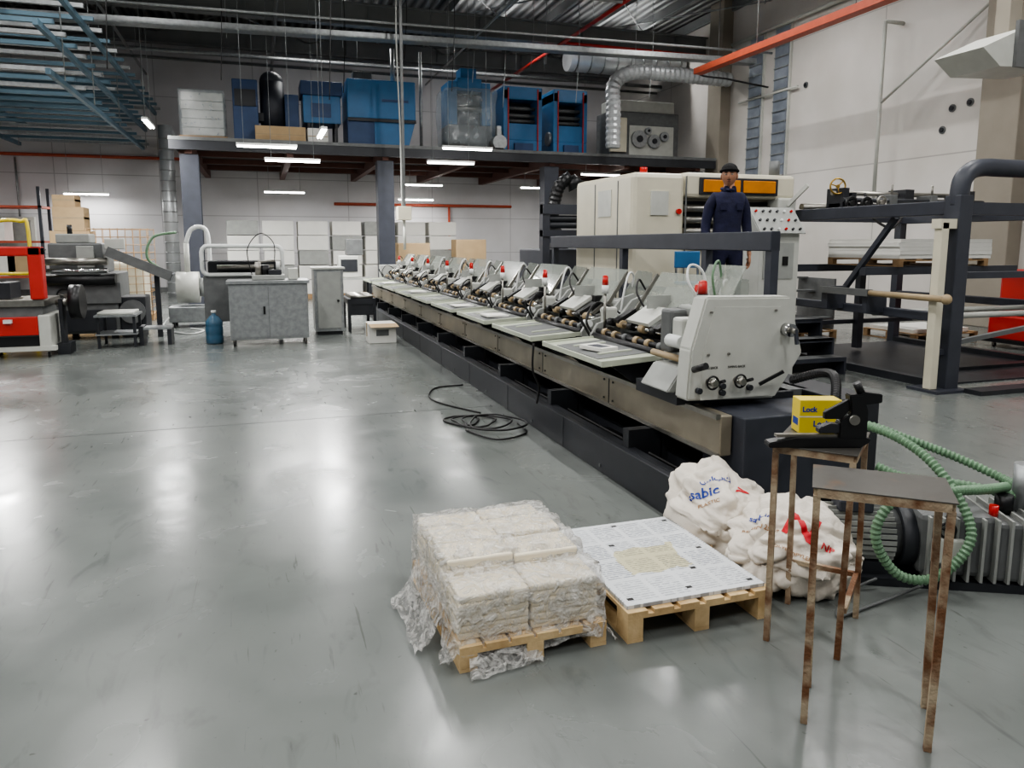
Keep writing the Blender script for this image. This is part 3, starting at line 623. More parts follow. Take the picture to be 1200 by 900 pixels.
# ------------------------------------------------------------------ foreground pallets
def pallet(b, x0, x1, y0, y1, z0, h, m=m_wood):
    L = y1-y0; W = x1-x0
    for i in range(3):
        x = x0+i*(W-.07)/2; b.box(x, x+.07, y0, y1, z0, z0+.014, m)
    for i in range(3):
        for j in range(3):
            x = x0+i*(W-.07)/2; y = y0+j*(L-.1)/2; b.box(x, x+.07, y, y+.1, z0+.014, z0+h-.03, m, .002)
    for j in range(3):
        y = y0+j*(L-.1)/2; b.box(x0, x1, y, y+.1, z0+h-.03, z0+h-.015, m)
    k = 6
    for i in range(k):
        x = x0+i*(W-.09)/(k-1); b.box(x, x+.09, y0, y1, z0+h-.015, z0+h, m)

b = B('pallet'); pallet(b, 1.33, 2.02, 2.5, 3.34, 0, .13); b.done()
b = B('printed_sheet_stack'); b.box(1.34, 2.0, 2.53, 3.36, .131, .146, m_print)
for x, y in ((1.38, 2.58), (1.96, 2.58), (1.38, 3.31), (1.96, 3.31), (1.67, 2.6), (1.67, 3.32), (1.4, 2.95), (1.94, 2.95), (1.55, 3.1), (1.79, 2.76)):
    b.box(x-.014, x+.014, y-.01, y+.01, .146, .1465, m_black_print)
b.done()
b = B('pallet'); b.M = Matrix.Translation((.94, 2.92, 0)) @ Matrix.Rotation(.02, 4, 'Z') @ Matrix.Translation((-.94, -2.92, 0))
pallet(b, .63, 1.24, 2.52, 3.35, 0, .1); b.done()
stk = empty('wrapped_paper_stack', (.94, 2.94, .101))
b = B('paper_bundles')
for i in range(2):
    for j in range(4):
        x = .65+i*.29; y = 2.56+j*.2
        h = .31+random.uniform(-.008, .012)+(.02 if j in (1, 2) else 0)-(.035 if j == 0 else 0)
        for k in range(6):
            z0 = .102+(h-.1)*k/6; z1 = .102+(h-.1)*(k+1)/6
            dx = random.uniform(-.003, .003); dy = random.uniform(-.003, .003)
            b.box(x+dx, x+.282+dx, y+dy, y+.192+dy, z0, z1, m_paper, .008)
attach(b.done(), stk)
bm = bmesh.new(); NX, NY = 130, 150
x0, x1, y0, y1 = .645, 1.225, 2.555, 3.35
g = []
for i in range(NX+1):
    row = []
    for j in range(NY+1):
        sx = -0.17+i/NX*(x1-x0+.34); sy = -.17+j/NY*(y1-y0+.36)
        px, py = x0+sx, y0+sy
        dx = max(x0-px, px-x1, 0); dy = max(y0-py, py-y1, 0); d = math.hypot(dx, dy)
        q = Vector((px*4, py*4, 1.3))
        def topz(py):
            t = (py-2.55)/.2; f = t-math.floor(t)
            st = .305 if t < 1 else (.352 if t < 3 else .338)
            e = .16
            if 1 <= t < 1+e: st = .305+(.352-.305)*((t-1)/e)
            return st-.012*max(0, 1-min(f, 1-f)*7)
        top = topz(py)+.006*noise.noise(q*3)
        if d <= 0: z = top; nx, ny = px, py
        else:
            t = min(1, d/.17); drop = min(1, t*1.15)
            low = .05+.035*noise.noise(Vector((px*6, py*6, 9)))
            z = top-(top-low)*drop**.85
            spread = .018+.022*abs(noise.noise(Vector((px*9, py*9, 5))))+max(0, t-.6)*(.02+.2*max(0, noise.noise(Vector((px*3.3, py*3.3, 2.2)))))
            cx = min(max(px, x0), x1); cy = min(max(py, y0), y1)
            vx, vy = (px-cx)/d, (py-cy)/d
            nx, ny = cx+vx*spread, cy+vy*spread
        n3 = noise.noise_vector(Vector((nx*12, ny*12, z*12)))*.012+noise.noise_vector(Vector((nx*34, ny*34, z*34)))*.006
        row.append(bm.verts.new((nx+n3.x, ny+n3.y, max(.006, z+n3.z*.8))))
    g.append(row)
for i in range(NX):
    for j in range(NY): bm.faces.new((g[i][j], g[i+1][j], g[i+1][j+1], g[i][j+1]))
b = B('bubble_wrap'); b.add(bm, m_wrap, True)
attach(b.done(), stk)
def flap(name, px0, py0, ux, uy, vx, vy, seed, rise):
    b = B(name); bm = bmesh.new(); g = []
    for i in range(26):
        row = []
        for j in range(26):
            u, v = i/25, j/25
            e = noise.noise(Vector((v*3+seed, 2, 0)))*.06*(1-u)
            px = px0+ux*u+vx*v+e*ux*4; py = py0+uy*u+vy*v+e*uy*4
            row.append(bm.verts.new((px, py, .006+max(0, rise*u*u+.045*abs(noise.noise(Vector((u*5, v*5, seed))))+.012*abs(noise.noise(Vector((u*16, v*16, seed))))))))
        g.append(row)
    for i in range(25):
        for j in range(25): bm.faces.new((g[i][j], g[i+1][j], g[i+1][j+1], g[i][j+1]))
    b.add(bm, m_wrap, True); attach(b.done(), stk)
flap('film_flap_left', .5, 2.68, .14, .02, -.01, .5, 3, .2)
flap('film_flap_front', .66, 2.44, .02, .1, .3, .04, 8, .08)
flap('film_flap_right', 1.3, 2.52, -.06, .02, 0, .35, 5, .12)

# ------------------------------------------------------------------ sacks
def sack(name, c, rx, ry, rz, rot, seed, prints):
    bm = bmesh.new(); bmesh.ops.create_uvsphere(bm, u_segments=140, v_segments=100, radius=1)
    sp = lambda v, e: math.copysign(abs(v)**e, v)
    rid = lambda q: (1-abs(noise.noise(q))*2.2)
    for v in bm.verts:
        x, y, z = v.co
        x, y, z = sp(x, .58), sp(y, .58), sp(z, .8)
        P = Vector((x*rx, y*ry, z*rz))
        P.z *= 1-.42*abs(x)**1.6*(1 if z > 0 else 0)
        P.z += .05*y*(1 if z > 0 else 0)
        P.x += .12*rz*z
        q = Vector((x*1.3+seed, y*1.3, z*1.3))
        n1 = noise.noise(q*1.3)*.07
        n1 += -.06*max(0, rid(Vector((x*1.6+y*.8+seed, y*2.2-x*.7, z*1.8)))-.5)
        n1 += .016*max(0, rid(Vector((x*3+seed, y*2.4, z*3+x))) )
        n1 += .004*rid(Vector((x*11, y*9+seed, z*9)))
        P += P.normalized()*n1
        P.z = max(P.z, -rz+.025); v.co = P
    M = Matrix.Translation((c[0], c[1], rz-.022)) @ Matrix.Rotation(rot, 4, 'Z')
    bm.transform(M)
    bvh = BVHTree.FromBMesh(bm)
    b = B(name); b.add(bm, m_sack, True)
    cen = Vector((c[0], c[1], rz))
    for txt, size, m, off, tilt in prints:
        nrm = Vector((-.4+off[2], -.72, .75)).normalized(); xax = Vector((0, 0, 1)).cross(nrm).normalized(); yax = nrm.cross(xax)
        R = Matrix((xax, yax, nrm)).transposed().to_4x4()
        MM = Matrix.Translation(cen+nrm*.6+xax*off[0]+yax*off[1]) @ R @ Matrix.Rotation(tilt, 4, 'Z')
        def warp(co):
            h = bvh.ray_cast(co, -nrm)
            return h[0]+nrm*.004 if h[0] is not None else co-nrm*.6
        b.text(txt, size, MM, m, warp=warp, bold=size*.02)
    return b.done()
sack('plastic_resin_sack', (2.28, 3.27), .25, .24, .20, .3, 3.1, [('sabic', .075, m_printblue, (-.1, .0, 0), .1), ('سابك', .05, m_printblue, (-.04, .08, 0), .1), ('V', .09, m_printred, (.1, .02, 0), 1.2), ('PLASTIC', .028, m_printtan, (-.08, -.07, 0), .1)])
sack('plastic_resin_sack', (2.33, 2.78), .27, .24, .19, -.35, 8.4, [('N', .2, m_printred, (.02, .0, 0), -.5), ('NP', .045, m_printred, (.12, -.1, 0), -.4), ('POLYPROPYLENE', .026, m_printtan, (-.03, -.13, 0), -.35), ('RESIN 25 kg', .03, m_printtan, (-.15, .0, 0), -.3), ('sabic', .045, m_printblue, (-.14, .08, 0), -.3)])
b = B('crumpled_brown_bag')
bm = bmesh.new(); bmesh.ops.create_icosphere(bm, subdivisions=4, radius=1)
for v in bm.verts:
    q = v.co.copy(); v.co = Vector((2.08+q.x*.035, 3.14+q.y*.1, .06+max(-.055, q.z*.07)))+noise.noise_vector(q*2.5)*.012
    v.co.z = max(.003, v.co.z)
b.add(bm, m_card, False); b.done()

# ------------------------------------------------------------------ rusty stools
def stool(name, c, ang, L, W, H, rail=True, low=.25):
    b = B(name); b.M = Matrix.Translation((*c, 0)) @ Matrix.Rotation(ang, 4, 'Z'); t = .022
    pts = [(-L/2, -W/2), (L/2, -W/2), (L/2, W/2), (-L/2, W/2)]
    sp = [(.0, .0), (-.012, 0), (0.008, 0.01), (.01, -.01)]
    for (x, y), (ex, ey) in zip(pts, sp):
        sx = 1 if x > 0 else -1; sy = 1 if y > 0 else -1
        b.bar((x-sx*t/2+ex, y-sy*t/2+ey, .001), (x-sx*t/2, y-sy*t/2, H-.03), t, t, m_rust)
    for a, c2 in ((0, 1), (1, 2), (2, 3), (3, 0)):
        p, q = pts[a], pts[c2]; f = .94
        b.bar((p[0]*f, p[1]*f, H-.018), (q[0]*f, q[1]*f, H-.018), t, .03, m_rust)
    if rail:
        b.bar((pts[1][0]*.93, pts[1][1]*.93, low), (pts[2][0]*.93, pts[2][1]*.93, low), .02, .02, m_rust)
        b.bar((pts[2][0]*.93, pts[2][1]*.93, low), (pts[3][0]*.93, pts[3][1]*.93, low), .02, .02, m_rust)
    b.box(-L/2-.005, L/2+.005, -W/2-.005, W/2+.005, H-.004, H, m_rust2, .001)
    return b.done()
stool('rusty_metal_stool', (1.885, 1.835), math.radians(-41), .40, .26, .826, False)
stool('rusty_metal_stool', (2.115, 2.365), math.radians(-50), .30, .40, .82, True, .2)

b = B('carton_stapler'); b.M = Matrix.Translation((2.03, 2.27, .821)) @ Matrix.Rotation(math.radians(-18), 4, 'Z') @ Matrix.Scale(1.08, 4)
b.prism([(-.2, .0), (.13, .0), (.16, .02), (.16, .035), (-.1, .035), (-.2, .018)], 'y', -.028, .028, m_black, .003)
b.box(-.17, .05, -.012, .012, .035, .045, m_steel)
b.prism([(.05, .03), (.15, .03), (.15, .13), (.13, .19), (.08, .19), (.09, .12), (.05, .09)], 'y', -.022, .022, m_black, .004)
b.prism([(-.02, .05), (.08, .05), (.08, .08), (.02, .085), (-.02, .07)], 'y', -.018, .018, m_dark, .003)
b.prism([(.12, .15), (.2, .16), (.2, .19), (.12, .2)], 'y', -.016, .016, m_black, .003)
b.cyl((.1, -.03, .1), (.1, .03, .1), .018, m_steel); b.cyl((.13, 0, .19), (.11, 0, .23), .014, m_black)
b.prism([(.0, .1), (.06, .1), (.12, .165), (.1, .18), (.0, .125)], 'y', -.01, .01, m_black, .002)
b.done()
b = B('staple_box'); b.M = Matrix.Translation((2.17, 2.47, .821)) @ Matrix.Rotation(math.radians(-20), 4, 'Z')
b.box(-.085, .085, -.045, .045, 0, .14, m_yellow, .002)
RX = Matrix.Rotation(math.pi/2, 4, 'X')
b.text('Lock', .034, Matrix.Translation((.005, -.0455, .04)) @ RX, m_printblue, bold=.001); b.text('Lock', .03, Matrix.Translation((-.045, -.0455, .1)) @ RX, m_printblue, bold=.001)
b.text('Staples', .014, Matrix.Translation((.035, -.0455, .1)) @ RX, m_printblue)
b.box(-.085, .085, -.0455, -.045, .068, .072, m_white); b.box(-.0855, -.085, -.03, .03, .03, .06, m_printblue)
b.done()
b = B('black_flexible_hose'); b.hose([(3.0, 3.64, .78), (3.02, 3.42, .86), (2.94, 3.22, .87), (2.8, 3.05, .76), (2.76, 2.98, .62), (2.8, 3.0, .5)], .024, m_black, .02, .12, 10); b.done()

# ------------------------------------------------------------------ vacuum pump
ANG = math.radians(-18.56)
b = B('vacuum_pump'); b.M = Matrix.Rotation(ANG, 4, 'Z') @ Matrix.Translation((1.5, 3.5, 0)) @ Matrix.Rotation(math.radians(-8), 4, 'Z')
b.box(-.02, 1.4, -.16, .16, .0, .04, m_dark)
b.cyl((.0, 0, .2), (.36, 0, .2), .12, m_mgrey, seg=28); b.cyl((-.06, 0, .2), (.02, 0, .2), .135, m_mgrey, seg=28); b.cyl((-.065, 0, .2), (-.055, 0, .2), .09, m_black, seg=20)
for k in range(5): b.tube([(-.068, (.02+.02*k)*math.cos(a), .2+(.02+.02*k)*math.sin(a)) for a in [i*math.pi/6 for i in range(12)]], .003, m_mgrey, seg=5, closed=True, k=2)
for k in range(28):
    a = 2*math.pi*k/28; b.bar((.04, .13*math.cos(a), .2+.13*math.sin(a)), (.33, .13*math.cos(a), .2+.13*math.sin(a)), .005, .02, m_grey) if abs(math.sin(a)) < .98 else None
b.box(.08, .24, -.07, .07, .32, .38, m_slate, .01); b.box(.05, .3, -.12, .12, .04, .1, m_dark)
b.cyl((.36, 0, .2), (.42, 0, .2), .15, m_dark, seg=24)
b.box(.42, .75, -.15, .15, .06, .36, m_mgrey, .03)
for k in range(16): b.box(.45+k*.058, .462+k*.058, -.175, .175, .05, .35, m_grey)
b.box(.75, 1.4, -.155, .155, .05, .33, m_mgrey, .02)
b.cyl((.56, 0, .36), (.56, 0, .42), .035, m_galv); b.cyl((.75, -.1, .34), (.75, -.1, .40), .02, m_redglass); b.cyl((.84, 0, .34), (.84, 0, .42), .04, m_black); b.box(.46, .6, -.2, -.17, .14, .26, m_lgrey, .01)
b.box(1.05, 1.38, -.1, .1, .36, .62, m_slate, .03); b.cyl((.95, .05, .34), (.95, .05, .56), .05, m_galv, seg=18)
for k in range(10): b.box(1.07+k*.03, 1.08+k*.03, -.104, -.1, .4, .6, m_lgrey)
b.wheel((.52, -.19, .3), (0, 1, 0), .035, .006, m_black)
b.box(.1, .3, -.3, -.2, 0, .012, m_card) if False else None
b.done()
b = B('green_suction_hose'); b.M = Matrix.Rotation(ANG, 4, 'Z')
b.hose([(1.7, 4.02, .58), (1.74, 3.9, .66), (1.9, 3.6, .65), (2.0, 3.35, .54), (2.06, 3.18, .31), (1.92, 3.16, .12), (1.74, 3.17, .12), (1.63, 3.18, .3), (1.72, 3.2, .46), (1.95, 3.25, .48), (2.2, 3.34, .46), (2.38, 3.44, .44)], .021, m_green, .022, .14, 14)
b.hose([(1.8, 4.1, .55), (1.92, 3.95, .62), (2.1, 3.85, .57), (2.3, 3.75, .50), (2.44, 3.62, .44), (2.47, 3.5, .42)], .021, m_green, .022, .14, 14)
b.hose([(2.42, 3.42, .40), (2.2, 3.5, .43), (2.0, 3.65, .42), (1.9, 3.75, .45)], .021, m_green, .022, .14, 14)
b.tube([(1.9, 3.25, .03), (1.6, 3.1, .012), (1.4, 3.0, .012), (1.55, 3.22, .012), (1.7, 3.28, .05)], .007, m_mgrey, seg=6)
b.done()

# ------------------------------------------------------------------ right hand big machine
b = B('operator_platform')
b.box(4.15, 5.15, 6.3, 8.35, .6, .65, m_dark); b.box(5.15, 6.75, 7.86, 8.35, .6, .65, m_dark)
for x, y in ((4.2, 6.35), (5.0, 6.35), (4.2, 8.2), (5.2, 8.2), (6.6, 8.2)): b.box(x, x+.08, y, y+.08, 0, .6, m_slate)
b.box(4.17, 4.25, 5.4, 5.48, 0, 1.7, m_slate)
for y in (6.4, 8.2, 10.45): b.box(4.17, 4.25, y, y+.08, 0 if y > 9 else .65, 1.7, m_slate)
b.box(4.16, 4.26, 5.4, 10.55, 1.53, 1.7, m_slate, .008); b.box(4.17, 4.22, 5.4, 10.55, 1.05, 1.12, m_slate)
for k, z in enumerate((.22, .43, .65)):
    y = 7.2+k*.22
    b.box(5.93, 6.7, y, y+.23, z-.03, z, m_mgrey); b.box(5.93, 6.7, y+.2, y+.22, z-.2, z-.03, m_dark); b.box(5.93, 6.7, y, y+.01, z-.05, z-.0, m_slate)
P = [(7.2, 0), (7.86, 0), (7.86, .65), (7.64, .65), (7.64, .43), (7.42, .43), (7.42, .22), (7.2, .22)]
b.prism(P, 'x', 5.9, 5.93, m_slate); b.prism(P, 'x', 6.7, 6.73, m_slate)
b.done()
b = B('cream_press')
b.box(4.5, 6.85, 8.6, 10.3, .0, 1.55, m_cream, .04); b.box(4.45, 5.2, 8.5, 10.3, .0, 2.48, m_cream, .06); b.box(5.2, 6.9, 8.8, 10.2, 1.55, 2.5, m_cream, .06); b.box(5.2, 6.9, 8.5, 8.85, 2.18, 2.5, m_cream, .05)
b.box(5.4, 6.6, 8.47, 8.51, 2.22, 2.44, m_dark, .01); b.box(5.45, 6.0, 8.45, 8.49, 2.25, 2.41, m_orange, .01); b.box(6.05, 6.55, 8.45, 8.49, 2.25, 2.41, m_orange, .01)
b.box(5.3, 6.85, 8.75, 8.8, 1.65, 2.15, m_dark); b.box(5.3, 6.8, 8.5, 8.75, 1.55, 1.62, m_steel)
for z in (1.75, 1.9, 2.05): b.cyl((5.25, 8.65, z), (6.85, 8.65, z), .05, m_steel)
b.box(4.7, 4.95, 8.48, 8.5, 1.95, 2.25, m_lgrey); b.box(6.6, 6.9, 8.45, 8.7, 1.6, 2.2, m_lgrey, .03); b.cyl((6.7, 8.7, 2.5), (6.7, 8.7, 2.7), .07, m_mgrey); b.cyl((4.7, 8.7, 2.48), (4.7, 8.7, 2.56), .05, m_redglass)
b.cyl((5.1, 8.5, 2.0), (5.1, 8.46, 2.0), .035, m_redglass); b.box(4.443, 4.45, 8.9, 8.92, .7, 2.4, m_mgrey); b.box(4.443, 4.45, 9.6, 9.62, .7, 2.4, m_mgrey)
b.box(5.2, 5.22, 8.49, 8.5, .7, 2.45, m_mgrey); b.box(4.44, 4.452, 9.1, 9.5, 1.95, 2.3, m_lgrey); b.bar((6.75, 8.45, 2.1), (6.85, 8.2, 2.35), .03, .05, m_lgrey)
b.done()
b = B('control_console')
b.box(5.25, 5.78, 7.0, 7.35, .0, 1.72, m_lgrey, .015); b.prism([(6.93, 1.70), (7.38, 1.70), (7.38, 2.0), (7.18, 2.0)], 'x', 5.2, 5.82, m_grey, .01)
for i in range(6):
    for j in range(3):
        x = 5.27+i*.095; t = j/3+.15; y = 6.93+.25*t; z = 1.7+.3*t
        b.cyl((x, y+.01, z), (x, y-.02, z+.016), .014, [m_black, m_redglass, m_dark, m_dark, m_whitepl][(i*2+j*3) % 5], seg=10)
b.box(5.3, 5.7, 6.99, 7.0, 1.2, 1.6, m_grey); b.box(5.55, 5.62, 6.98, 6.99, 1.35, 1.45, m_black); b.done()
b = B('infeed_roller_unit')
b.box(4.2, 4.32, 11.0, 11.12, 0, 2.2, m_slate); b.box(5.9, 6.02, 11.0, 11.12, 0, 2.2, m_slate); b.box(4.2, 6.02, 10.98, 11.14, 2.05, 2.2, m_slate); b.box(4.2, 6.02, 10.98, 11.14, 1.7, 1.8, m_slate)
for z in (1.88, 1.98): b.cyl((4.3, 11.05, z), (5.9, 11.05, z), .05, m_dark)
b.box(5.3, 5.8, 10.95, 11.0, 1.5, 2.3, m_dark, .01); b.cyl((5.55, 10.95, 2.0), (5.55, 10.9, 2.0), .1, m_black)
b.box(4.3, 5.95, 11.15, 12.4, .5, 1.5, m_slate, .02); b.box(4.4, 5.8, 11.2, 12.3, 0, .5, m_dark); b.done()

# delivery frame
b = B('sheet_delivery_frame')
D = m_slate
X0 = 7.04
b.tube([(X0+.02, 6.1, 2.0), (X0+.02, 6.1, 2.12), (X0+.05, 6.1, 2.27), (X0+.17, 6.1, 2.37), (X0+.35, 6.1, 2.4), (X0+.6, 6.1, 2.4), (8.6, 6.1, 2.4), (9.5, 6.1, 2.4), (9.7, 6.1, 2.3), (9.75, 6.1, 2.12), (9.75, 6.1, 2.0)], .095, D, seg=12, k=6)
b.box(X0-.07, X0+.11, 6.0, 6.2, 0, 2.1, D, .01); b.box(9.66, 9.84, 6, 6.2, 0, 2.1, D, .01)
b.box(X0-.3, X0+.15, 5.9, 6.3, 0, .03, D)
for x in (X0-.04, 9.7):
    b.box(x, x+.12, 6.2, 9.4, 1.9, 2.05, D, .01); b.box(x, x+.12, 6.2, 9.4, .74, .84, D, .01); b.box(x, x+.12, 6.3, 9.4, 0, .09, m_dark); b.box(x, x+.12, 9.4, 9.52, 0, 2.05, D)
b.box(X0, 9.7, 9.4, 9.5, 1.92, 2.02, D); b.box(X0, 9.7, 6.05, 6.15, 1.9, 2.03, D); b.box(X0+.08, 9.7, 7.4, 7.5, 1.2, 1.3, D); b.box(X0+.08, 9.7, 8.7, 8.8, 1.2, 1.3, D)
b.box(X0+.08, 9.7, 6.3, 9.4, .0, .02, m_dark); b.box(X0+.08, 12.4, 5.7, 5.9, .0, .05, m_dark); b.box(8.2, 12.4, 6.9, 7.05, .0, .06, m_dark)
b.box(X0-.27, X0-.17, 6.02, 6.12, .03, 1.82, m_cream, .01); b.box(X0-.29, X0-.05, 6.02, 6.14, 1.75, 1.85, m_cream); b.box(X0-.2, X0-.05, 6.05, 6.1, .4, .46, D)
b.cyl((X0-.33, 5.85, 1.02), (X0-.31, 6.9, 1.02), .035, m_tan); b.sph((X0-.33, 5.85, 1.02), (.055, .055, .055), m_tan); b.box(X0-.35, X0-.27, 6.9, 7.7, .98, 1.06, m_mgrey); b.box(X0-.3, X0, 7.6, 7.7, .78, 1.06, D); b.box(X0-.3, X0, 6.95, 7.02, .78, 1.0, D)
b.bar((X0+.1, 6.15, .5), (9.66, 6.15, .8), .05, .05, m_mgrey); b.bar((X0+.1, 6.15, 1.25), (9.7, 6.15, 1.25), .1, .07, D); b.bar((X0+.1, 8.8, .45), (9.7, 8.8, .45), .08, .06, D)
for y in (6.6, 7.2): b.cyl((X0+.06, y, .75), (9.7, y, .75), .035, m_lgrey)
b.cyl((X0+.06, 8.6, 2.09), (9.9, 8.6, 2.09), .05, m_steel); b.bar((X0+.1, 7.0, 1.9), (X0+.1, 7.9, .84), .06, .06, D)
b.box(8.3, 8.4, 7.4, 7.5, .06, 1.2, D); b.box(8.3, 8.4, 8.7, 8.8, .06, 1.2, D)
b.done()
b = B('paper_pile_on_pallet'); pallet(b, 7.6, 9.1, 7.35, 8.6, 1.301, .1, m_owood)
for k in range(5): b.box(7.6+random.uniform(-.02, .02), 9.15, 7.35+random.uniform(-.01, .01), 8.6, 1.402+k*.05, 1.45+k*.05, m_white)
b.done()
b = B('sheet_separator_head')
b.box(7.3, 9.6, 8.1, 8.3, 2.06, 2.12, m_dark); b.cyl((7.25, 8.2, 2.26), (9.7, 8.2, 2.26), .03, m_steel); b.cyl((7.25, 8.0, 2.16), (9.7, 8.0, 2.16), .03, m_dark)
b.box(7.3, 7.4, 8.05, 8.35, 2.04, 2.32, m_dark); b.box(9.5, 9.6, 8.05, 8.35, 2.04, 2.32, m_dark); b.box(8.35, 8.5, 8.05, 8.35, 2.04, 2.32, m_dark)
b.wheel((7.25, 8.1, 2.34), (.3, 1, 0), .1, .012, m_brass); b.wheel((7.35, 7.95, 2.11), (0, 1, 0), .08, .02, m_black); b.wheel((7.6, 7.95, 2.11), (0, 1, 0), .08, .02, m_black); b.wheel((7.85, 7.95, 2.14), (0, 1, 0), .07, .015, m_steel)
for x in (8.0, 8.7, 9.2): b.box(x, x+.12, 7.95, 8.2, 2.1, 2.24, m_mgrey, .01); b.cyl((x+.06, 8.0, 2.24), (x+.06, 8.0, 2.38), .015, m_steel)
b.tube([(7.7, 8.1, 2.26), (7.75, 8.0, 1.95), (8.0, 7.9, 1.8), (8.3, 8.0, 2.0)], .02, m_cable, seg=6)
b.box(7.45, 7.52, 8.05, 8.35, 2.02, 2.26, m_dark); b.done()
b = B('floor_pallet'); pallet(b, 7.8, 9.2, 10.1, 11.1, 0, .14, m_owood); b.done()
b = B('floor_pallet'); pallet(b, 9.95, 11.3, 9.2, 10.3, 0, .14, m_owood); b.box(10.0, 11.2, 9.3, 10.2, .14, .2, m_white); b.done()
b = B('step_ladder_platform')
for k in range(4): b.box(8.3+.02*k, 9.2, 10.2+k*.22, 10.42+k*.22, .35+k*.22-.03, .35+k*.22, m_mgrey)
b.box(8.28, 8.32, 10.2, 11.1, .141, 1.0, m_mgrey); b.box(9.18, 9.22, 10.2, 11.1, .141, 1.0, m_mgrey); b.done()
b = B('red_compressor'); b.M = Matrix.Translation((.55, .1, 0)); b.box(10.2, 11.2, 7.6, 8.5, .12, .5, m_red, .03); b.box(10.15, 11.25, 7.55, 8.55, .08, .14, m_black); b.box(10.25, 11.1, 7.7, 8.4, .5, 1.2, m_red, .05)
b.cyl((10.4, 7.6, .8), (10.4, 7.5, .8), .2, m_black, seg=20); b.wheel((10.4, 7.48, .8), (0, 1, 0), .16, .015, m_mgrey); b.box(10.5, 11.0, 7.66, 7.7, .7, 1.1, m_black); b.cyl((10.3, 8, 1.2), (10.3, 8, 1.4), .04, m_galv)
for x in (10.25, 11.1):
    for y in (7.65, 8.4): b.caster(x, y, .08)
b.done()
b = B('blue_chair'); b.M = Matrix.Translation((.2, .3, .001))
for x in (4.55, 4.85):
    for y in (7.3, 7.6): b.cyl((x, y, .65), (x, y, 1.1), .015, m_galv)
b.box(4.53, 4.87, 7.27, 7.63, 1.1, 1.14, m_blue, .01); b.cyl((4.55, 7.6, 1.1), (4.55, 7.64, 1.5), .015, m_galv); b.cyl((4.85, 7.6, 1.1), (4.85, 7.64, 1.5), .015, m_galv); b.box(4.53, 4.87, 7.6, 7.64, 1.3, 1.5, m_blue, .01); b.done()
b = B('fume_extraction_arm')
b.box(7.15, 7.55, 17.9, 18.3, 0, 1.6, m_dark, .02); b.hose([(7.35, 18.1, 1.6), (7.2, 18.1, 2.3), (7.3, 18.0, 3.0), (7.6, 17.9, 3.3)], .16, m_black, .12, .06, 14); b.cyl((7.6, 17.9, 3.3), (7.75, 17.85, 3.0), .1, m_black, r2=.24, seg=20); b.done()

# ------------------------------------------------------------------ worker
def skin(name, V, E, Rd, m, parent, loc, sub=2):
    me = bpy.data.meshes.new(name); me.from_pydata(V, E, []); o = bpy.data.objects.new(name, me); COL.objects.link(o)
    o.modifiers.new('s', 'SKIN'); sv = me.skin_vertices[0].data
    for i, r in enumerate(Rd):
        sv[i].radius = r if isinstance(r, tuple) else (r, r); sv[i].use_root = (i == 0)
    ss = o.modifiers.new('u', 'SUBSURF'); ss.levels = sub; ss.render_levels = sub
    dg = bpy.context.evaluated_depsgraph_get(); dg.update(); m2 = bpy.data.meshes.new_from_object(o.evaluated_get(dg)); bpy.data.objects.remove(o)
    m2.materials.clear(); m2.materials.append(m)
    for p in m2.polygons: p.use_smooth = True; p.material_index = 0
    o = bpy.data.objects.new(name, m2); COL.objects.link(o); o.parent = parent; o.location = loc; return o
W = empty('standing_worker', (4.62, 6.72, .652)); W.rotation_euler = (0, 0, math.radians(-14))
V = [(0, 0, .95), (0, 0, 1.08), (0, -.01, 1.25), (0, 0, 1.38), (0, .01, 1.46), (0, .0, 1.50)]
E = [(0, 1), (1, 2), (2, 3), (3, 4), (4, 5)]
Rd = [(.16, .12), (.145, .115), (.165, .12), (.15, .105), (.085, .08), (.062, .062)]
for s in (-1, 1):
    i = len(V)
    V += [(s*.135, .01, 1.41), (s*.185, .015, 1.34), (s*.222, .03, 1.12), (s*.226, -.03, .93), (s*.226, -.05, .86)]
    E += [(3, i), (i, i+1), (i+1, i+2), (i+2, i+3), (i+3, i+4)]; Rd += [.07, .064, .054, .047, .043]
    i = len(V)
    V += [(s*.09, 0, .86), (s*.1, 0, .5), (s*.115, .015, .12), (s*.115, .015, .07)]
    E += [(0, i), (i, i+1), (i+1, i+2), (i+2, i+3)]; Rd += [.105, .078, .066, .062]
skin('coverall', V, E, Rd, m_navy, W, (0, 0, 0))
for s in (-1, 1):
    V = [(0, 0, .05), (0, 0, 0), (0, -.005, -.05), (0, -.01, -.085)]; E = [(0, 1), (1, 2), (2, 3)]; Rd = [(.024, .02), (.022, .026), (.016, .036), (.013, .036)]
    for k, (yy, L) in enumerate(((-.038, .07), (-.014, .082), (.01, .076), (.032, .058))):
        i = len(V); V += [(0, yy, -.09), (-s*.006, yy, -.09-L*.5), (-s*.022, yy, -.09-L*.9)]; E += [(3, i), (i, i+1), (i+1, i+2)]; Rd += [.0095, .009, .0075]
    i = len(V); V += [(-s*.008, -.045, -.04), (-s*.014, -.06, -.075), (-s*.02, -.06, -.1)]; E += [(1, i), (i, i+1), (i+1, i+2)]; Rd += [.012, .01, .008]
    skin('hand', V, E, Rd, m_skin, W, (s*.226, -.055, .84), 2)
    b = B('boot'); b.prism([(.06, 0), (.07, .13), (-.04, .14), (-.08, .08), (-.17, .06), (-.2, .03), (-.2, 0)], 'x', s*.115-.05, s*.115+.05, m_boot, .018); o = b.done(shift=False); o.parent = W; o.location = (0, 0, .0)
    b = B('cuff'); b.cyl((s*.226, -.055, .87), (s*.226, -.052, .90), .042, m_navy, seg=20); o = b.done(shift=False); o.parent = W
b = B('head')
bm = bmesh.new(); bmesh.ops.create_uvsphere(bm, u_segments=40, v_segments=30, radius=1)
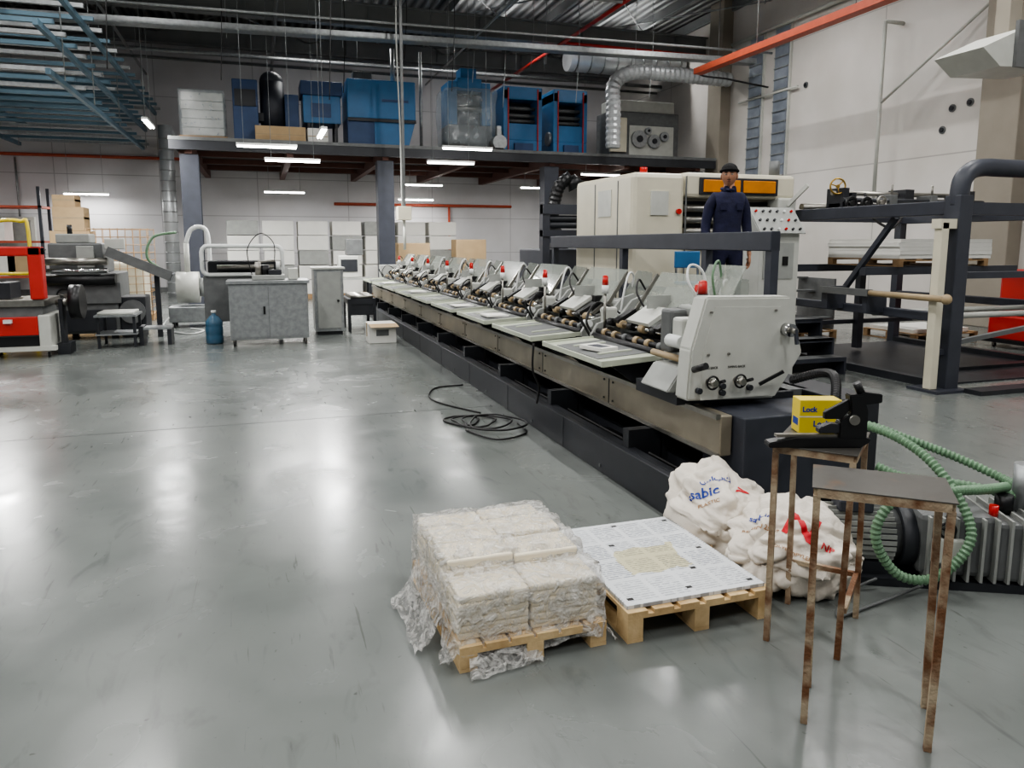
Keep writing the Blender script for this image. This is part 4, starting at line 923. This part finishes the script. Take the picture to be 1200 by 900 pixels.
for v in bm.verts:
    x, y, z = v.co
    w = 1-.28*max(0, -z)**1.5; px = x*.076*w; py = y*(.096 if y > 0 else .092)*(1-.12*max(0, -z)); pz = z*.118
    if y < 0:
        if z < -.35: py -= .012*max(0, 1-abs(x)*1.6)*min(1, (-z-.35)*3)
        py += .010*math.exp(-((abs(x)-.38)**2)/.02-((z-.08)**2)/.015)
        py -= .022*math.exp(-(x**2)/.012-((z+.16)**2)/.03)
        py -= .006*math.exp(-(x**2)/.04-((z+.5)**2)/.006)
        py -= .005*math.exp(-(x**2)/.4-((z-.24)**2)/.01)
    v.co = Vector((px, py, pz+.118))
b.add(bm, m_skin, True)
b.cyl((0, .012, -.07), (0, .008, .06), .056, m_skin, r2=.052, seg=20)
for s in (-1, 1):
    b.sph((s*.077, .008, .112), (.012, .02, .032), m_skin, 12)
    b.sph((s*.03, -.080, .128), (.012, .008, .007), m_eye, 10); b.sph((s*.03, -.0865, .128), (.0055, .003, .0055), m_hair, 8); b.sph((s*.03, -.090, .147), (.018, .006, .0035), m_hair, 10)
b.sph((0, -.095, .06), (.022, .008, .005), m_lip, 12); b.sph((0, -.098, .075), (.022, .008, .004), m_hair, 12)
b.sph((0, .02, .15), (.081, .088, .075), m_hair, 20)
bm = bmesh.new(); bmesh.ops.create_uvsphere(bm, u_segments=32, v_segments=20, radius=1)
bmesh.ops.delete(bm, geom=[v for v in bm.verts if v.co.z < -.05], context='VERTS')
for v in bm.verts: v.co = Vector((v.co.x*.086, v.co.y*.104+.004, v.co.z*.085+.165-v.co.y*-.012))
b.add(bm, m_cap, True)
b.tube([(.086*math.cos(a), .104*math.sin(a)+.004, .166+.012*math.sin(a)*-1) for a in [i*math.pi/8 for i in range(16)]], .012, m_cap, seg=8, closed=True, k=3)
o = b.done(shift=False); o.parent = W; o.location = (0, -.012, 1.515); o.rotation_euler = (0, 0, math.radians(-22))
b = B('collar'); b.prism([(-.075, 1.46), (0, 1.40), (.075, 1.46), (.06, 1.53), (-.06, 1.53)], 'y', -.055, -.035, m_navy, .006); b.tube([(.065*math.cos(a), .07*math.sin(a)+.008, 1.50+.012*math.sin(a)) for a in [i*math.pi/6 for i in range(12)]], .016, m_navy, seg=8, closed=True, k=3)
b.box(-.12, -.05, -.125, -.118, 1.28, 1.36, m_navy, .003); b.box(.05, .12, -.125, -.118, 1.28, 1.36, m_navy, .003)
o = b.done(shift=False); o.parent = W

# ------------------------------------------------------------------ left middle
b = B('metal_cabinet_cart')
b.box(-.5, .68, 12.2, 12.9, .1, .97, m_galv, .01); b.box(-.53, .71, 12.17, 12.93, .97, 1.02, m_galv, .005); b.box(-.46, .64, 12.19, 12.2, .14, .93, m_galv)
b.box(.08, .085, 12.185, 12.19, .14, .93, m_mgrey); b.box(.0, .03, 12.17, 12.19, .5, .62, m_black)
for x in (-.45, .63):
    for y in (12.25, 12.85): b.caster(x, y, .1)
b.done()
b = B('counting_machine')
b.box(-.15, .35, 12.35, 12.75, 1.025, 1.1, m_grey, .01); b.cyl((-.05, 12.45, 1.1), (-.05, 12.45, 1.3), .05, m_steel); b.cyl((.05, 12.5, 1.1), (.05, 12.5, 1.25), .07, m_black); b.box(.1, .3, 12.4, 12.6, 1.1, 1.18, m_dark, .01); b.cyl((.25, 12.5, 1.18), (.25, 12.5, 1.3), .03, m_whitepl)
b.box(.4, .55, 12.4, 12.6, 1.025, 1.2, m_lgrey, .01); b.cyl((-.05, 12.45, 1.3), (.2, 12.45, 1.33), .02, m_steel); b.tube([(-.15, 12.6, 1.1), (-.2, 12.6, 1.5), (0, 12.6, 1.75), (.2, 12.6, 1.6), (.2, 12.5, 1.3)], .008, m_cable, seg=6); b.done()
b = B('machine_safety_guard')
def rr(x0, x1, z0, z1, r, y=13.2):
    out = []
    for cx, cz, a0 in ((x1-r, z1-r, 0), (x0+r, z1-r, 90), (x0+r, z0+r, 180), (x1-r, z0+r, 270)):
        for k in range(4): a = math.radians(a0+30*k); out.append((cx+r*math.cos(a), y, cz+r*math.sin(a)))
    return out
b.tube(rr(-.92, .34, 1.08, 1.55, .1), .035, m_whitepl, seg=8, closed=True, raw=True); b.bar((-.89, 13.2, 1.31), (.31, 13.2, 1.31), .42, .01, m_smoke)
b.box(-.92, .32, 13.22, 13.9, .3, 1.06, m_mgrey, .02); b.box(-.85, .25, 13.4, 13.8, 1.06, 1.3, m_dark, .03); b.cyl((-.7, 13.3, 1.2), (.2, 13.3, 1.2), .04, m_steel)
for x in (-.9, .24): b.box(x, x+.06, 13.25, 13.31, 0, .3, m_dark); b.box(x, x+.06, 13.8, 13.86, 0, .3, m_dark)
b.done()
b = B('steel_locker'); b.box(.85, 1.35, 13.3, 13.9, .06, 1.15, m_galv, .01); b.box(.9, 1.3, 13.28, 13.3, .12, 1.1, m_grey); b.box(.88, 1.32, 13.35, 13.85, 0, .06, m_dark); b.cyl((1.25, 13.28, .6), (1.25, 13.25, .6), .02, m_black); b.box(.82, 1.38, 13.27, 13.93, 1.15, 1.18, m_lgrey); b.done()
b = B('small_roller_conveyor'); b.box(1.45, 1.95, 13.6, 14.6, .5, .6, m_dark)
for x in (1.45, 1.9):
    for y in (13.6, 14.5): b.box(x, x+.05, y, y+.1, 0, .5, m_dark)
for k in range(8): b.cyl((1.5, 13.65+k*.12, .63), (1.9, 13.65+k*.12, .63), .035, m_steel)
b.box(1.5, 1.9, 13.62, 13.66, .3, .5, m_dark); b.done()
b = B('water_bottle'); cx, cy = -.76, 12.75
prof = [(0, 0), (.12, 0), (.135, .02), (.135, .12), (.128, .14), (.135, .16), (.135, .26), (.128, .28), (.135, .3), (.13, .36), (.08, .43), (.035, .46), (.035, .5), (0, .5)]
bm = bmesh.new(); rings = [[bm.verts.new((cx+r*math.cos(2*math.pi*k/24), cy+r*math.sin(2*math.pi*k/24), z+.001)) for k in range(24)] for r, z in prof[1:-1]]
for A, C in zip(rings, rings[1:]):
    for k in range(24): bm.faces.new((A[k], A[(k+1) % 24], C[(k+1) % 24], C[k]))
bm.faces.new(rings[0][::-1]); bm.faces.new(rings[-1]); b.add(bm, m_cyan, lambda f: len(f.verts) == 4); b.cyl((cx, cy, .49), (cx, cy, .53), .04, m_whitepl); b.done()
b = B('cardboard_box'); b.box(1.58, 2.02, 11.9, 12.3, .001, .32, m_white, .006); b.box(1.57, 2.03, 12.08, 12.12, .1, .322, m_tan); b.box(1.7, 1.9, 11.897, 11.9, .12, .22, m_mgrey); b.quad([(1.58, 11.9, .32), (2.02, 11.9, .32), (2.05, 11.78, .27), (1.6, 11.78, .27)], m_card); b.done()

# ------------------------------------------------------------------ left machines
b = B('red_strapping_machine')
b.box(-4.8, -2.9, 11.9, 12.8, .72, .82, m_steel, .01); b.box(-4.8, -2.95, 11.95, 12.75, .12, .3, m_black); b.box(-4.8, -3.0, 11.9, 11.95, .32, .58, m_red, .01); b.box(-4.8, -2.95, 11.95, 12.75, .3, .72, m_mgrey)
b.box(-3.05, -2.88, 11.85, 12.05, .82, 1.55, m_red, .02); b.box(-4.8, -2.88, 11.85, 12.05, 1.42, 1.55, m_red, .02); b.box(-4.8, -4.63, 11.85, 12.05, .82, 1.55, m_red, .02)
b.box(-3.0, -2.85, 11.9, 12.75, .1, .6, m_lgrey, .02); b.box(-4.85, -2.8, 11.88, 12.0, .1, .16, m_lgrey)
b.box(-3.4, -3.3, 11.84, 11.9, .5, .55, m_whitepl); b.cyl((-2.65, 12.3, .75), (-2.5, 12.3, .75), .25, m_black, seg=20); b.cyl((-2.85, 12.3, .75), (-2.65, 12.3, .75), .05, m_steel)
b.box(-2.8, -2.75, 12.2, 12.4, .1, .8, m_dark); b.box(-2.84, -2.68, 12.15, 12.5, .0, .16, m_dark); b.cyl((-4.0, 12.3, .82), (-4.0, 12.3, .9), .1, m_black)
for x in (-4.4, -3.9, -3.5): b.box(x, x+.15, 12.1, 12.6, .82, 1.05, m_dark, .01)
for x in (-4.7, -3.7, -2.9):
    for y in (11.95, 12.7): b.caster(x, y, .1)
b.done()
b = B('yellow_pallet_jack_frame'); b.M = Matrix.Translation((.5, 0, 0))
b.tube([(-4.6, 14.2, .05), (-4.6, 14.2, 1.8), (-4.5, 14.2, 1.95), (-4.2, 14.2, 1.95), (-4.1, 14.2, 1.8), (-4.1, 14.2, .05)], .03, m_yellow, seg=8, k=5)
for z in (.6, 1.1, 1.5): b.cyl((-4.6, 14.2, z), (-4.1, 14.2, z), .025, m_yellow)
b.box(-4.65, -4.05, 14.0, 15.0, .03, .12, m_yellow, .01); b.cyl((-4.6, 14.05, .04), (-4.5, 14.05, .04), .04, m_rubber); b.cyl((-4.2, 14.05, .04), (-4.1, 14.05, .04), .04, m_rubber); b.done()
b = B('folding_machine')
b.box(-3.35, -2.3, 13.9, 15.1, .1, 1.1, m_mgrey, .02); b.box(-3.3, -2.5, 14.0, 15.0, 1.1, 1.6, m_mgrey, .03); b.box(-3.4, -2.25, 13.85, 13.9, .6, .95, m_mgrey, .01); b.box(-3.3, -2.35, 13.84, 13.86, .15, .5, m_dark)
b.cyl((-3.3, 13.8, 1.3), (-2.4, 13.8, 1.3), .06, m_steel); b.cyl((-3.3, 13.8, 1.0), (-2.3, 13.8, 1.0), .09, m_black); b.cyl((-3.3, 13.75, 1.15), (-2.4, 13.75, 1.15), .04, m_chrome)
b.bar((-2.4, 14.0, 1.45), (-1.45, 14.0, 1.02), .5, .12, m_slate); b.bar((-2.4, 13.74, 1.47), (-1.45, 13.74, 1.04), .03, .16, m_mgrey); b.bar((-1.7, 14, 1.1), (-1.7, 14, 0), .08, .08, m_dark)
b.wheel((-3.05, 13.8, .75), (0, 1, 0), .12, .015, m_black, m_steel); b.box(-2.85, -2.6, 13.8, 13.86, 1.2, 1.55, m_grey, .01); b.box(-3.2, -2.7, 14.1, 14.6, 1.6, 1.75, m_grey, .02); b.cyl((-3.0, 14.2, 1.75), (-3.0, 14.2, 1.9), .04, m_black)
b.box(-2.45, -2.15, 13.9, 14.0, 1.5, 1.67, m_lgrey, .01); b.tube([(-3.3, 13.85, 1.5), (-3.42, 13.7, 1.2), (-3.42, 13.7, .6), (-3.38, 13.8, .3)], .02, m_cable, seg=6)
b.box(-2.3, -1.9, 13.95, 14.6, .1, .7, m_dark, .02); b.cyl((-2.1, 13.9, .45), (-2.1, 13.95, .45), .2, m_mgrey, seg=20); b.box(-2.25, -1.95, 14.0, 14.5, 0, .1, m_black)
for x in (-3.2, -2.4):
    for y in (14.0, 15.0): b.box(x-.05, x+.05, y-.05, y+.05, 0, .1, m_black)
b.done()
b = B('roller_step_table')
for x in (-2.42, -1.92):
    for y in (12.65, 13.2): b.box(x, x+.04, y, y+.04, .0, .5, m_dark)
b.box(-2.44, -1.86, 12.6, 13.26, .48, .51, m_galv); b.box(-2.44, -1.86, 12.62, 13.24, .2, .22, m_galv)
for k in range(6): b.cyl((-2.4, 12.68+k*.1, .53), (-1.9, 12.68+k*.1, .53), .022, m_lgrey)
b.box(-1.8, -1.4, 12.8, 13.2, .25, .28, m_galv); b.box(-1.86, -1.8, 12.8, 13.2, 0, .3, m_dark); b.box(-1.46, -1.4, 12.8, 13.2, 0, .25, m_dark); b.done()
b = B('blower_unit')
b.cyl((-1.55, 15.6, .75), (-1.15, 15.6, .75), .3, m_lgrey, seg=24); b.cyl((-1.15, 15.6, .75), (-.9, 15.6, .75), .18, m_galv, seg=20); b.box(-1.7, -.9, 15.3, 15.9, .1, .4, m_galv, .02)
for x in (-1.65, -1.0):
    for y in (15.35, 15.8): b.box(x, x+.05, y, y+.05, 0, .1, m_dark)
b.cyl((-1.35, 15.6, 1.0), (-1.35, 15.6, 1.6), .05, m_lgrey); b.tube([(-1.35, 15.6, 1.6), (-1.25, 15.6, 1.85), (-1.05, 15.6, 1.9), (-.95, 15.6, 1.7), (-.95, 15.6, .9)], .04, m_whitepl, seg=8)
b.tube([(-1.6, 15.5, 1.0), (-2.0, 15.4, 1.3), (-1.9, 15.4, 1.7), (-1.5, 15.5, 1.8)], .025, m_green, seg=8)
b.tube([(-1.7, 15.3, .2), (-1.8, 14.9, .015), (-1.5, 14.4, .015), (-1.2, 14.1, .015), (-1.05, 14.6, .015), (-1.3, 15.0, .015)], .015, m_whitepl, seg=6); b.done()
b = B('wire_mesh_cage')
for k in range(9):
    x = -3.3+k*.14; b.cyl((x, 17, .1), (x, 17, 1.9), .008, m_owood, seg=5); b.cyl((x, 17.9, .1), (x, 17.9, 1.9), .008, m_owood, seg=5)
for k in range(12):
    z = .12+k*.16; b.cyl((-3.3, 17, z), (-2.18, 17, z), .008, m_owood, seg=5); b.cyl((-3.3, 17.9, z), (-2.18, 17.9, z), .008, m_owood, seg=5); b.cyl((-3.3, 17, z), (-3.3, 17.9, z), .008, m_owood, seg=5); b.cyl((-2.18, 17, z), (-2.18, 17.9, z), .008, m_owood, seg=5)
b.box(-3.3, -2.18, 17, 17.9, 0, .12, m_owood); b.box(-3.2, -2.3, 17.1, 17.8, .12, 1.2, m_cream, .05); b.done()
b = B('cardboard_box_stack')
for x, y, z, w, h in ((-5, 21.5, 0, 1, 1.2), (-5, 21.5, 1.2, .9, .7), (-4.9, 21.5, 1.9, .7, .6), (-4.0, 21.6, 0, .9, 1.1), (-4.9, 21.6, 2.5, .5, .3)):
    b.box(x, x+w, y, y+.7, z+.002, z+h, m_card, .01); b.box(x, x+w, y-.003, y+.703, z+h*.5, z+h*.5+.05, m_tan)
b.done()
b = B('paper_stock_pallets')
random.seed(3)
for k in range(7):
    x = -.9+k*.95
    for j in range(5): b.box(x+random.uniform(0, .05), x+.86, 22.2, 23.1, .14+j*.42, .14+j*.42+.40, m_white if (k*3+j) % 4 else m_grey, .015)
    b.box(x, x+.88, 22.2, 23.1, 0, .14, m_owood)
b.done()
b = B('brown_carton_pallet'); b.box(3.6, 4.5, 20.6, 21.4, 0, .12, m_owood); b.box(3.6, 4.5, 20.6, 21.4, .12, 1.6, m_card, .02); b.box(5.3, 6.2, 20.8, 21.4, 0, .12, m_owood); b.box(5.3, 6.2, 20.8, 21.4, .12, 1.7, m_card, .02); b.box(5.3, 6.2, 20.79, 21.41, .9, .95, m_tan); b.done()
b = B('sheet_counter_desk'); b.box(1.6, 2.6, 18.6, 19.2, .7, .75, m_grey)
for x in (1.62, 2.52):
    for y in (18.62, 19.1): b.box(x, x+.06, y, y+.06, 0, .7, m_dark)
b.box(1.8, 2.3, 18.7, 19.1, .75, 1.3, m_lgrey, .03); b.box(1.85, 2.25, 18.68, 18.7, .9, 1.2, m_dark); b.box(2.0, 2.4, 18.7, 19.1, 1.3, 1.7, m_mgrey, .02); b.done()
b = B('grey_wall_duct'); b.cyl((-2.5, 24.5, .0), (-2.5, 24.5, 5.0), .2, m_duct, seg=20)
for k in range(16): b.cyl((-2.5, 24.5, .3*k+.1), (-2.5, 24.5, .3*k+.13), .21, m_galv, seg=20)
b.cyl((-2.5, 24.5, 4.85), (-2.5, 26.95, 4.85), .2, m_duct, seg=20); b.done()
b = B('electrical_panel'); b.box(-7.5, -6.6, 26.8, 26.99, .8, 2.4, m_lgrey, .01); b.box(-7.4, -6.7, 26.78, 26.8, .9, 2.3, m_grey); b.cyl((-7, 26.9, 2.4), (-7, 26.9, 4.2), .03, m_galv); b.done()
b = B('tall_steel_rack')
for x in (-10, -8, -6):
    for y in (24.8, 25.8): b.box(x, x+.08, y, y+.08, 0, 3.2, m_slate)
for z in (.6, 1.6, 2.6): b.box(-10, -5.92, 24.8, 25.88, z, z+.06, m_opipe)
for k, (x, z) in enumerate(((-9.6, .66), (-8.6, .66), (-7.4, .66), (-9.5, 1.66), (-7.6, 1.66), (-6.9, .66))): b.box(x, x+.7, 24.9, 25.7, z+.002, z+.6, m_card if k % 2 else m_white, .01)
b.done()

# ------------------------------------------------------------------ world / camera
w = bpy.data.worlds.new('hall_ambient'); S.world = w; w.use_nodes = True
w.node_tree.nodes['Background'].inputs[0].default_value = (.92, .96, 1, 1); w.node_tree.nodes['Background'].inputs[1].default_value = .2
cam = bpy.data.cameras.new('camera'); co = bpy.data.objects.new('camera', cam); COL.objects.link(co)
cam.sensor_width = 36; cam.lens = 870/1200*36; cam.shift_y = -43/1200; cam.clip_end = 200
co.location = (0, 0, 1.6); co.rotation_euler = (math.radians(82), 0, math.radians(-18.56))
S.camera = co
S.view_settings.view_transform = 'AgX'
try: S.view_settings.look = 'AgX - Medium High Contrast'
except Exception: pass
S.view_settings.exposure = 0.0
